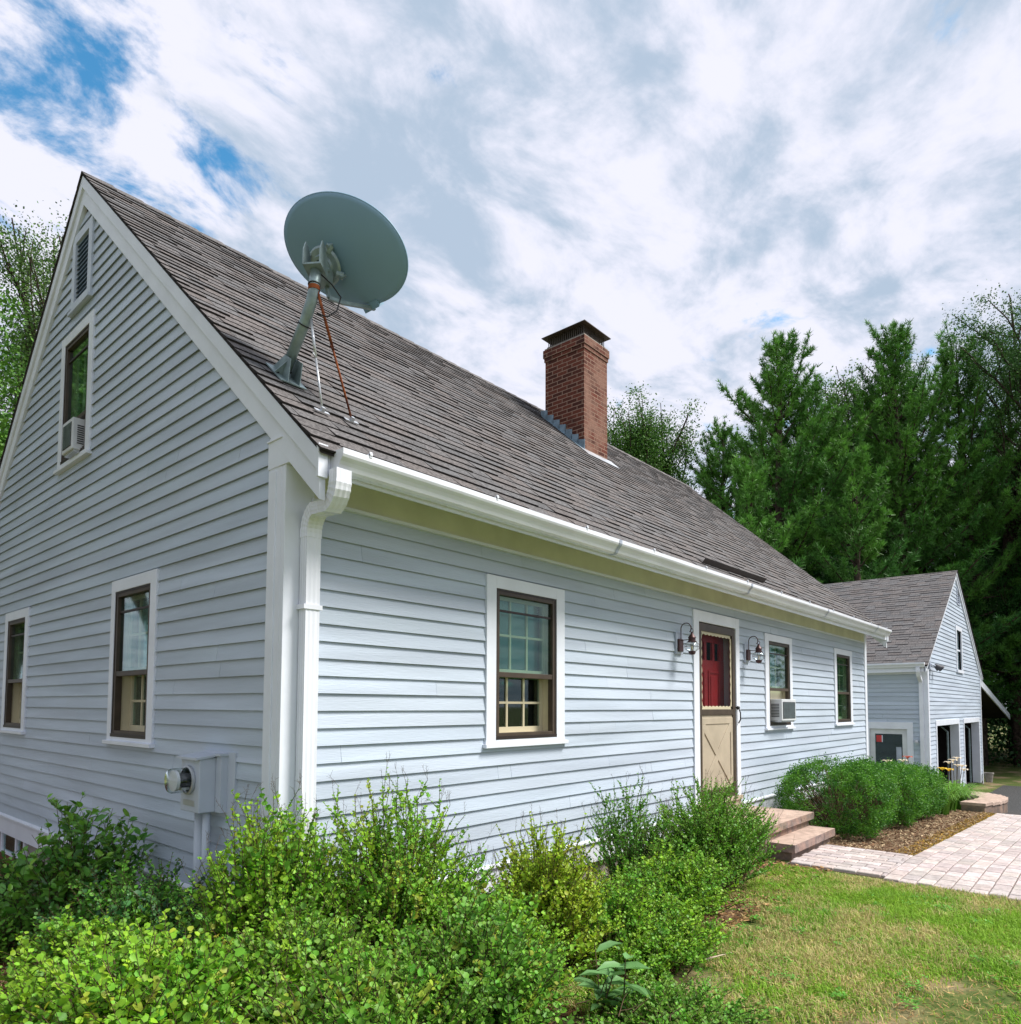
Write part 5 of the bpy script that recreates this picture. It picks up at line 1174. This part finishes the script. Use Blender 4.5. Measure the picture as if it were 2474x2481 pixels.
lily((14.1, -1.3), 'daylily with a yellow flower in the garage bed', 52, [(.15, .1, .80, 'petal_yellow'), (.25, .0, .78, 'petal_yellow')], n=130)
lily((14.9, -.75), 'leafy daylily without flowers before the first garage bay', 53, n=130)
lily((15.4, -1.25), 'daylily with several pale cream flowers before the second bay', 54, [(.1, .05, 1.02, 'petal_cream'), (-.08, .1, .98, 'petal_cream'), (.2, -.1, .9, 'petal_cream'), (.28, .0, 1.06, 'petal_cream')], n=130)
lily((16.4, -1.15), 'daylily with one pale flower next to the curved stone wall', 55, [(.15, -.1, .85, 'petal_cream'), (.0, .0, .95, 'petal_cream')], n=130)
lily((17.3, -.9), 'daylily clump at the far end of the curved stone wall', 56, n=80, L=.8)
lily((13.8, -.6), 'daylily clump hard against the rear of the boxwoods', 57, [(-.1, 0, .95, 'petal_cream'), (-.5, .2, .95, 'petal_cream')], n=90)

# ------------------------------------------------------------------ lawn and loose litter
def vnoise(x, y, s, seed):
    g = np.random.default_rng(seed); T = g.random((64, 64)); X, Y = x*s, y*s; i, j = np.floor(X).astype(int), np.floor(Y).astype(int); f, h = X-i, Y-j; f = f*f*(3-2*f); h = h*h*(3-2*h)
    q = lambda a, b: T[a % 64, b % 64]
    return (q(i, j)*(1-f)+q(i+1, j)*f)*(1-h)+(q(i, j+1)*(1-f)+q(i+1, j+1)*f)*h
def lawn():
    g = np.random.default_rng(77); n = 330000
    x = g.uniform(-.6, 9.5, n)**1.0; y = g.uniform(-4.6, -1.05, n)
    keep = ~((x > 5.58) & (x < 6.98) & (y > -3.3)) & ~((x > 5.42) & (y > -3.28)) & ~((x < 1.0) & (y > -2.0))
    keep &= ~((x > 5.42) & (g.random(n) < .3))
    p = .5*vnoise(x, y, 1.1, 1)+.3*vnoise(x, y, 3.1, 2)+.2*vnoise(x, y, 8, 3)
    bare = np.zeros(n)
    for bx_, by_, rr in ((3.35, -1.35, .33), (1.9, -1.75, .30), (1.35, -2.45, .3), (2.3, -3.1, .33), (2.9, -3.25, .25), (1.75, -2.9, .22)): bare += 1.15*np.exp(-((x-bx_)**2+(y-by_)**2)/(rr*1.15)**2)
    d = np.clip(1.1-bare*1.15-np.clip(.43-p, 0, 1)*2.2, .05, 1); keep &= g.random(n) < d
    x, y, p, bare = x[keep], y[keep], p[keep], bare[keep]; n = len(x)
    zz = np.interp(x, [-200, -2, 6.8, 14.3, 19.0], [-0.3, -0.04, 0.0, -0.35, -0.82])
    az = g.uniform(0, 2*np.pi, n); out = np.stack([np.cos(az), np.sin(az), np.zeros(n)], 1); sd = np.stack([-np.sin(az), np.cos(az), np.zeros(n)], 1)
    tall = .75+.5*vnoise(x, y, 2.3, 9); L = g.uniform(.03, .075, n)*tall*(1-.4*np.clip(bare, 0, 1)); wdt = g.uniform(.0018, .0034, n); b = np.stack([x, y, zz], 1); lean = g.uniform(.2, 1.0, n)
    m1 = b+out*(L*lean*.3)[:, None]+np.array([0, 0, 1])*(L*.6)[:, None]; t1 = b+out*(L*lean)[:, None]+np.array([0, 0, 1])*(L*(1-.35*lean))[:, None]
    w1 = sd*wdt[:, None]; V = np.stack([b-w1, b+w1, m1+w1*.9, m1-w1*.9, t1+w1*.2, t1-w1*.2], 1).reshape(-1, 3)
    F = (np.array([(0, 1, 2, 3), (3, 2, 4, 5)])[None]+(np.arange(n)*6)[:, None, None]).reshape(-1, 4)
    dry = np.clip((.5*vnoise(x, y, .9, 5)+.5*vnoise(x, y, 4, 6)-.42)*3.2+(y < -2.2)*.3+.08, 0, 1)*.95; dry = (g.random(n) < dry*.8)[:, None]
    green = np.array([(.15, .38, .03)])*(1-p[:, None])*1.0+np.array([(.36, .56, .05)])*p[:, None]; straw = np.array([(.60, .52, .22)])
    cc = np.where(dry, straw, green)*g.uniform(.7, 1.3, (n, 1)); stuff(np_mesh('lawn_grass', V, F, np.repeat(cc, 2, 0), 'grass'), 'thin mown grass with dry straw-coloured patches', 'grass')
lawn()
def clover():
    g = np.random.default_rng(88); P, D, Nn, S = [], [], [], []
    for k in range(120):
        cx, cy = g.uniform(.9, 9.0), g.uniform(-4.2, -1.3)
        if (5.3 < cx and cy > -3.35) or (cx < 1.2 and cy > -2.0): continue
        m = int(g.integers(6, 26)); sp = g.uniform(.02, .07)
        x = cx+g.normal(0, sp, m); y = cy+g.normal(0, sp, m)
        for a, b in zip(x, y):
            az = g.uniform(0, 6.28)
            for q in range(3): P.append((a, b, gz(a, b)+g.uniform(.02, .05))); D.append((math.cos(az+q*2.1), math.sin(az+q*2.1), g.uniform(-.1, .5))); Nn.append((g.normal(0, .2), g.normal(0, .2), 1)); S.append(g.uniform(.010, .022))
    n = len(P); stuff(leaves_mesh('clover_patches', ROUND, P, D, Nn, np.array(S), np.array([(.15, .40, .05)])*g.uniform(.7, 1.4, (n, 1)), 'leaf', None), 'small clover and weed leaves scattered through the lawn', 'weeds')
clover()
def litter(name, label, n, x0, x1, y0, y1, cols, seed, lo=.012, hi=.045, wid=.35, skip=None):
    g = np.random.default_rng(seed); x = g.uniform(x0, x1, n); y = g.uniform(y0, y1, n); zz = np.array([gz(a, b) for a, b in zip(x, y)])+g.uniform(.008, .035, n)
    P = np.stack([x, y, zz], 1); az = g.uniform(0, 2*np.pi, n); D = np.stack([np.cos(az), np.sin(az), g.normal(0, .25, n)], 1); Nn = unit(np.array([0, 0, 1.])+g.normal(0, .35, (n, 3))); S = g.uniform(lo, hi, n)
    c_ = np.array(cols)[g.integers(0, len(cols), n)]*g.uniform(.6, 1.35, (n, 1)); stuff(leaves_mesh(name, QUAD, P, D, Nn, S, c_, 'chip', None, W=S*wid), label, 'mulch')
litter('bark_chips', 'brown and straw-coloured bark chips round the boxwoods', 26000, 7.05, 14.3, -2.04, -.2, [(1.0, 1.0, 1.0), (.6, .45, .4), (.45, .35, .33), (1.5, 1.5, 1.45)], 61)
litter('dry_needles', 'dry brown needles and bark on the ground by the gable wall', 26000, -2.6, 0, .3, 5.5, [(.8, .5, .35), (.45, .25, .18), (1.3, 1.15, .95)], 62, .03, .09, .07)
litter('yellow_stubble', 'yellow dried moss along the inner edge of the brick path', 7000, 7.0, 14.3, -2.12, -1.86, [(1.3, 1.1, .35), (1.0, .7, .2), (.6, .6, .2)], 63, .01, .03, .3)
litter('straw_litter', 'dry straw and thatch on the bare patches of the lawn', 16000, .8, 5.4, -4.2, -1.1, [(1.5, 1.3, .9), (1.1, .9, .6), (.8, .6, .4)], 65, .012, .05, .08)
litter('dead_leaves', 'dead leaves and bark under the front shrubs', 14000, -1.6, 5.6, -1.6, -.1, [(.7, .5, .35), (.4, .28, .2), (1.1, .9, .7)], 64, .015, .05, .4)

# ------------------------------------------------------------------ trees
def finish_tree(t, segs, P, D, Nn, S, Cc, tpl, W=None):
    stems_mesh('trunk', segs, 'bark', t, 6); leaves_mesh('crown', tpl, np.concatenate(P), np.concatenate(D), np.concatenate(Nn), np.concatenate(S), np.concatenate(Cc), 'leaf_far', t, W=None if W is None else np.concatenate(W))
def pine(label, x, y, H, Rm, seed, group=None, z0base=2.5, dens=1.0, name='pine_tree'):
    g = np.random.default_rng(seed); z0 = gz(x, y)-.1; t = thing(name, label, 'tree', (x, y, z0), group); segs = []; P, D, Nn, S, Cc, W = [], [], [], [], [], []
    b = np.array([x, y, z0]); lean = g.normal(0, .012, 2); tz = np.linspace(0, H, 12); pts = np.stack([x+lean[0]*tz+g.normal(0, .04, 12), y+lean[1]*tz+g.normal(0, .04, 12), z0+tz], 1); rad = .018*H*(1-tz/H)**.8+.02
    for i in range(11): segs.append((pts[i], pts[i+1], rad[i], rad[i+1]))
    def at(z): return np.array([np.interp(z, tz, pts[:, 0]), np.interp(z, tz, pts[:, 1]), z0+z])
    def tufts(path, t0, n, size, colr):
        f = g.uniform(t0, 1, n); idx = f*(len(path)-1); i = np.minimum(idx.astype(int), len(path)-2); fr = (idx-i)[:, None]; p = path[i]*(1-fr)+path[i+1]*fr+g.normal(0, .05, (n, 3)); tan = unit(path[i+1]-path[i]); m = 11
        pp = np.repeat(p, m, 0); d = unit(np.repeat(tan, m, 0)*.55+g.normal(0, .55, (n*m, 3))+(0, 0, .28)); P.append(pp); D.append(d); Nn.append(unit(g.normal(0, 1, (n*m, 3)))); s_ = size*g.uniform(.6, 1.1, n*m); S.append(s_); W.append(s_*.13)
        v = np.repeat(g.uniform(.6, 1.35, n), m)[:, None]; Cc.append(np.array(colr)[None]*v*g.uniform(.85, 1.15, (n*m, 1)))
    z = z0base
    while z < H-.3:
        rel = (z-z0base)/(H-z0base); L0 = Rm*(1-rel)**.55*(.45+.55*min(1, rel*3+.3))*g.uniform(.8, 1.12)+.35; nb = int(g.integers(4, 7)); a0 = g.uniform(0, 2*np.pi)
        for k in range(nb):
            L = L0*g.uniform(.55, 1.15); az = a0+k*2*np.pi/nb+g.normal(0, .25); el = R(2+56*rel**1.1+g.normal(0, 9)); o_ = np.array([math.cos(az), math.sin(az), 0]); p0 = at(z+g.normal(0, .08)); n = 6; tt = np.linspace(0, 1, n)[:, None]
            path = p0+o_*L*math.cos(el)*tt+np.array([0, 0, 1])*(L*math.sin(el)*tt+L*(.18+.22*rel)*tt**2.2); path[1:] += g.normal(0, .03, (n-1, 3))
            for i in range(n-1): segs.append((path[i], path[i+1], .014*L*(1-i/n)+.006, .014*L*(1-(i+1)/n)+.006))
            col = mixc((.035, .14, .028), (.15, .36, .045), g.uniform(0, 1)*.6+.4*rel)  # paler towards the treetop: sunlit look put into the needle colour
            tufts(path, .35, max(3, int(10*L*dens)), .26, col)
            tufts(path[-3:], .3, 6, .22, col*1.15)  # lit branch tips painted a step brighter
            for q in range(int(2+L*2.6*dens)):
                f = g.uniform(.25, .95); i = min(int(f*(n-1)), n-2); p1 = path[i]; sd = np.array([-o_[1], o_[0], 0])*(1 if q % 2 else -1); l2 = L*.42*(1.1-f)+.18; d = unit(o_*.7+sd*g.uniform(.5, 1.1)+np.array([0, 0, .35+.5*rel])); pth = np.array([p1, p1+d*l2*.5, p1+d*l2+np.array([0, 0, l2*.22])])
                segs.append((pth[0], pth[2], .008, .004)); tufts(pth, .1, max(3, int(8*l2*dens)+2), .22, col*g.uniform(.8, 1.2))
        z += g.uniform(.45, .95)*(1.0+.3*(1-rel))
    ld = np.array([at(H-.5), at(H), at(H)+np.array([0, 0, .5])]); segs.append((ld[1], ld[2], .02, .008)); tufts(ld, 0, 10, .18, (.10, .22, .04))
    finish_tree(t, segs, P, D, Nn, S, Cc, NEED, W); return t
def broadleaf(label, x, y, H, Rm, seed, group=None, base=.25, leaf=.105, nclump=420, per=60, cols=((.05, .15, .03), (.13, .27, .04)), sparse=.0, name='broadleaf_tree', clump=.34):
    g = np.random.default_rng(seed); z0 = gz(x, y)-.1; t = thing(name, label, 'tree', (x, y, z0), group); segs = []; tips = []
    def grow(p, d, L, r_, lev):
        n = 4; pts = [p]
        for i in range(n): d = unit(d+g.normal(0, .11, 3)+np.array([0, 0, .04])); pts.append(pts[-1]+d*L/n)
        for i in range(n): segs.append((pts[i], pts[i+1], r_*(1-.45*i/n), r_*(1-.45*(i+1)/n)))
        if lev >= 4 or L < .35: tips.append(pts[-1]); return
        if lev >= 2: tips.append(pts[2])
        for k in range(int(g.integers(3, 5)) if lev < 3 else 3):
            q = pts[int(g.integers(1 if lev else 2, n+1))]; az = g.uniform(0, 2*np.pi); dd = unit(d*(.75 if lev else 1.0)+np.array([math.cos(az), math.sin(az), g.uniform(-.1, .5)])*(.85 if lev else .6)); grow(q, dd, L*g.uniform(.5, .78), r_*.55, lev+1)
        grow(pts[-1], d, L*.7, r_*.55, lev+1)
    grow(np.array([x, y, z0]), np.array([0, 0, 1.]), H*.38, H*.014+.03, 0)
    T = np.array(tips); c0 = np.array([x, y, z0]); rel = T-c0; sc_z = H/max(np.percentile(rel[:, 2], 97), .1); sxy = Rm/np.percentile(np.hypot(rel[:, 0], rel[:, 1]), 92)
    def wrp(p): q = np.array(p)-c0; q[0] *= sxy*min(1, .25+q[2]*sc_z/H*1.6); q[1] *= sxy*min(1, .25+q[2]*sc_z/H*1.6); q[2] *= sc_z; return c0+q
    segs = [(wrp(a), wrp(b), c, d) for a, b, c, d in segs]; segs = [q for q in segs if q[1][2] < z0+H*1.0 and math.hypot(q[1][0]-x, q[1][1]-y) < Rm*1.15]
    T = np.array([wrp(p) for p in T]); T = T[(T[:, 2] > z0+H*base) & (T[:, 2] < z0+H*1.01) & (np.hypot(T[:, 0]-x, T[:, 1]-y) < Rm*1.2)]; ex = np.array([(a+b)/2 for a, b, c, d in segs if c < .05 and (a[2]-z0) > H*.45]); T = np.concatenate([T, ex[g.choice(len(ex), min(len(ex), 500), replace=False)]])
    pw = .3+((T[:, 2]-z0)/H)**1.5*2; idx = g.choice(len(T), nclump, p=pw/pw.sum()); ctr = T[idx]+g.normal(0, .16, (nclump, 3)); m = per
    size = g.uniform(.6, 1.25, nclump)*clump; n = nclump*m; P = np.repeat(ctr, m, 0)+g.normal(0, 1, (n, 3))*np.repeat(size, m)[:, None]*np.array([1, 1, .6]); relz = (ctr[:, 2]-z0)/H
    if sparse: keep = g.random(n) > sparse*np.repeat(np.clip((relz-.45)*1.8, 0, 1), m)
    else: keep = np.ones(n, bool)
    cl = np.repeat(g.uniform(0, 1, nclump), m)[:, None]; Cc = (np.array([cols[0]])*(1-cl)+np.array([cols[1]])*cl)*g.uniform(.7, 1.3, (n, 1)); D = unit(g.normal(0, 1, (n, 3))+(0, 0, -.3)); Nn = unit(np.array([0, 0, .9])+g.normal(0, .6, (n, 3)))
    finish_tree(t, segs, [P[keep]], [D[keep]], [Nn[keep]], [g.uniform(.6, 1.2, n)[keep]*leaf], [Cc[keep]], DIAM); return t
def dup(root, loc, rot, sc, label, group=None):
    r_ = root.copy(); COL.objects.link(r_); r_.location = loc; r_.rotation_euler = (0, 0, rot); r_.scale = (sc, sc, sc*random.uniform(.95, 1.08)); r_['label'] = label
    if group: r_['group'] = group
    for ch in list(root.children):
        c_ = ch.copy(); COL.objects.link(c_); c_.parent = r_
    return r_
pA = pine('tall pine behind the roof, middle of the three treetops', 28.9, 7.5, 19.0, 5.6, 101, dens=1.15)
pB = pine('tall pine directly behind the garage with upright tips', 33.1, 2.9, 20.2, 5.4, 102, dens=1.1)
pC = pine('young bright pine in front of the taller trees above the house roof', 23.6, 6.6, 11.9, 2.9, 103, z0base=1.5)
bA = broadleaf('airy broadleaf tree just right of the chimney', 29.0, 13.6, 17.6, 3.6, 111, sparse=.12, nclump=1500, per=50)
bB = broadleaf('tall airy tree at the right edge of the picture above the garage', 38.5, -.5, 23.6, 5.2, 112, sparse=.15, nclump=1800, per=50, cols=((.045, .13, .03), (.10, .22, .04)))
bC = broadleaf('thin silvery tree rising behind the left rake of the gable', 3.0, 19.6, 15.8, 2.6, 113, sparse=.35, nclump=1300, leaf=.075, cols=((.09, .19, .05), (.17, .28, .07)))
bD = broadleaf('dense bright green tree low at the left edge beyond the gable', 0.4, 15.0, 10.6, 3.4, 114, nclump=1700, leaf=.10, cols=((.05, .16, .02), (.13, .28, .03)), base=.1)
maple = broadleaf('dark maple with layered branches right of the garage gable', 33.5, -3.2, 15.5, 4.6, 115, nclump=1500, leaf=.12, cols=((.02, .09, .015), (.05, .17, .03)), base=.08, clump=.34)
dup(bD, (-2.6, 17.5, 0), 2.1, 1.08, 'green tree at the far left edge half out of the picture')
dup(pC, (27.2, 3.6, -.9), 1.3, 1.0, 'young dark pine rising just behind the garage ridge')
dup(pC, (25.8, 9.8, -.9), 3.9, .88, 'small pine close behind the end of the house ridge')
dup(pA, (31.0, 10.9, -.9), 2.2, .90, 'narrow pine between the airy tree and the tallest pine')
dup(pB, (37.0, 1.0, -1), 1.1, .97, 'pine with paired tips between the garage pine and the right-edge tree')
dup(bA, (35.3, 6.4, -1), 1.9, 1.04, 'broadleaf tree filling the gap between the two tall pines')
dup(bA, (26.8, 17.4, -.9), 4.0, .82, 'low broadleaf tree at the left end of the tree line beyond the roof')
def undergrowth():
    g = np.random.default_rng(404); n = 2600; x = g.uniform(36, 62, n); y = g.uniform(-13, 26, n); zc = -1+g.uniform(0, 1, n)**1.3*6.5; m = 34
    P = np.repeat(np.stack([x, y, zc], 1), m, 0)+g.normal(0, .5, (n*m, 3)); D = unit(g.normal(0, 1, (n*m, 3))); Nn = unit(np.array([0, 0, .8])+g.normal(0, .7, (n*m, 3)))
    stuff(leaves_mesh('undergrowth', DIAM, P, D, Nn, g.uniform(.12, .26, n*m), np.array([(.03, .10, .02)])*np.repeat(g.uniform(.5, 1.6, n), m)[:, None], 'leaf_far', None), 'dark leafy undergrowth filling the floor of the wood', 'undergrowth')
undergrowth()
dup(bA, (31.5, 8.4, -1), 3.0, .93, 'leafy tree filling in behind the tall middle pine')
dup(pA, (30.6, 6.1, -.9), 4.4, .84, 'pine shoulder to the right of the tall middle pine')
dup(bA, (27.6, 15.6, -1), .9, .93, 'leafy tree crown just above the roof ridge right of the chimney')
GB = 'dark trees deep in the wood behind the garage'
r = random.Random(50)
for i, (x, y) in enumerate([(36, 18), (40, 15.5), (38.5, 12), (43, 10.5), (41, 7.5), (45, 5.5), (42.5, 3), (48, 2.2), (44, .2), (49, -1.2), (43, -3.2), (39, -5.5), (46, -5.4), (50, 9), (47, 13.5), (45, 19), (52, 4.5), (40, -8), (53, -4)]):
    dup((pA, pB, maple, bA)[i % 4], (x, y, -1.1), r.uniform(0, 6.28), r.uniform(.78, .98), 'dark tree deep in the shaded wood behind the garage', GB)
GU = 'low young trees under the pines'
for i, (x, y) in enumerate([(30.5, 4.8), (32.5, 7.6), (30, 10), (34, 11), (31, 15), (36, 3.5), (36.5, -1.6), (37.5, 9), (34.5, 14.5), (38, 6), (35.5, -6.2), (38.5, -3.4)]):
    dup((maple, pC, maple)[i % 3], (x, y, -1.0), r.uniform(0, 6.28), (.62, .85, .5)[i % 3]*r.uniform(.85, 1.15), 'low dark young tree under the tall pines', GU)
GR_ = 'trees across the yard mirrored in the gable windows'
for i, (x, y) in enumerate([(-17, -4), (-16.5, 5), (-15, 10), (-11, 15), (-12, 19.5), (-7, 23), (-10.5, 27), (-6, 31), (-14, 24), (-9, 37)]):
    dup((maple, bD, maple)[i % 3], (x, y, -.3), r.uniform(0, 6.28), r.uniform(.85, 1.1), 'tree across the side yard mirrored in the gable windows', GR_)
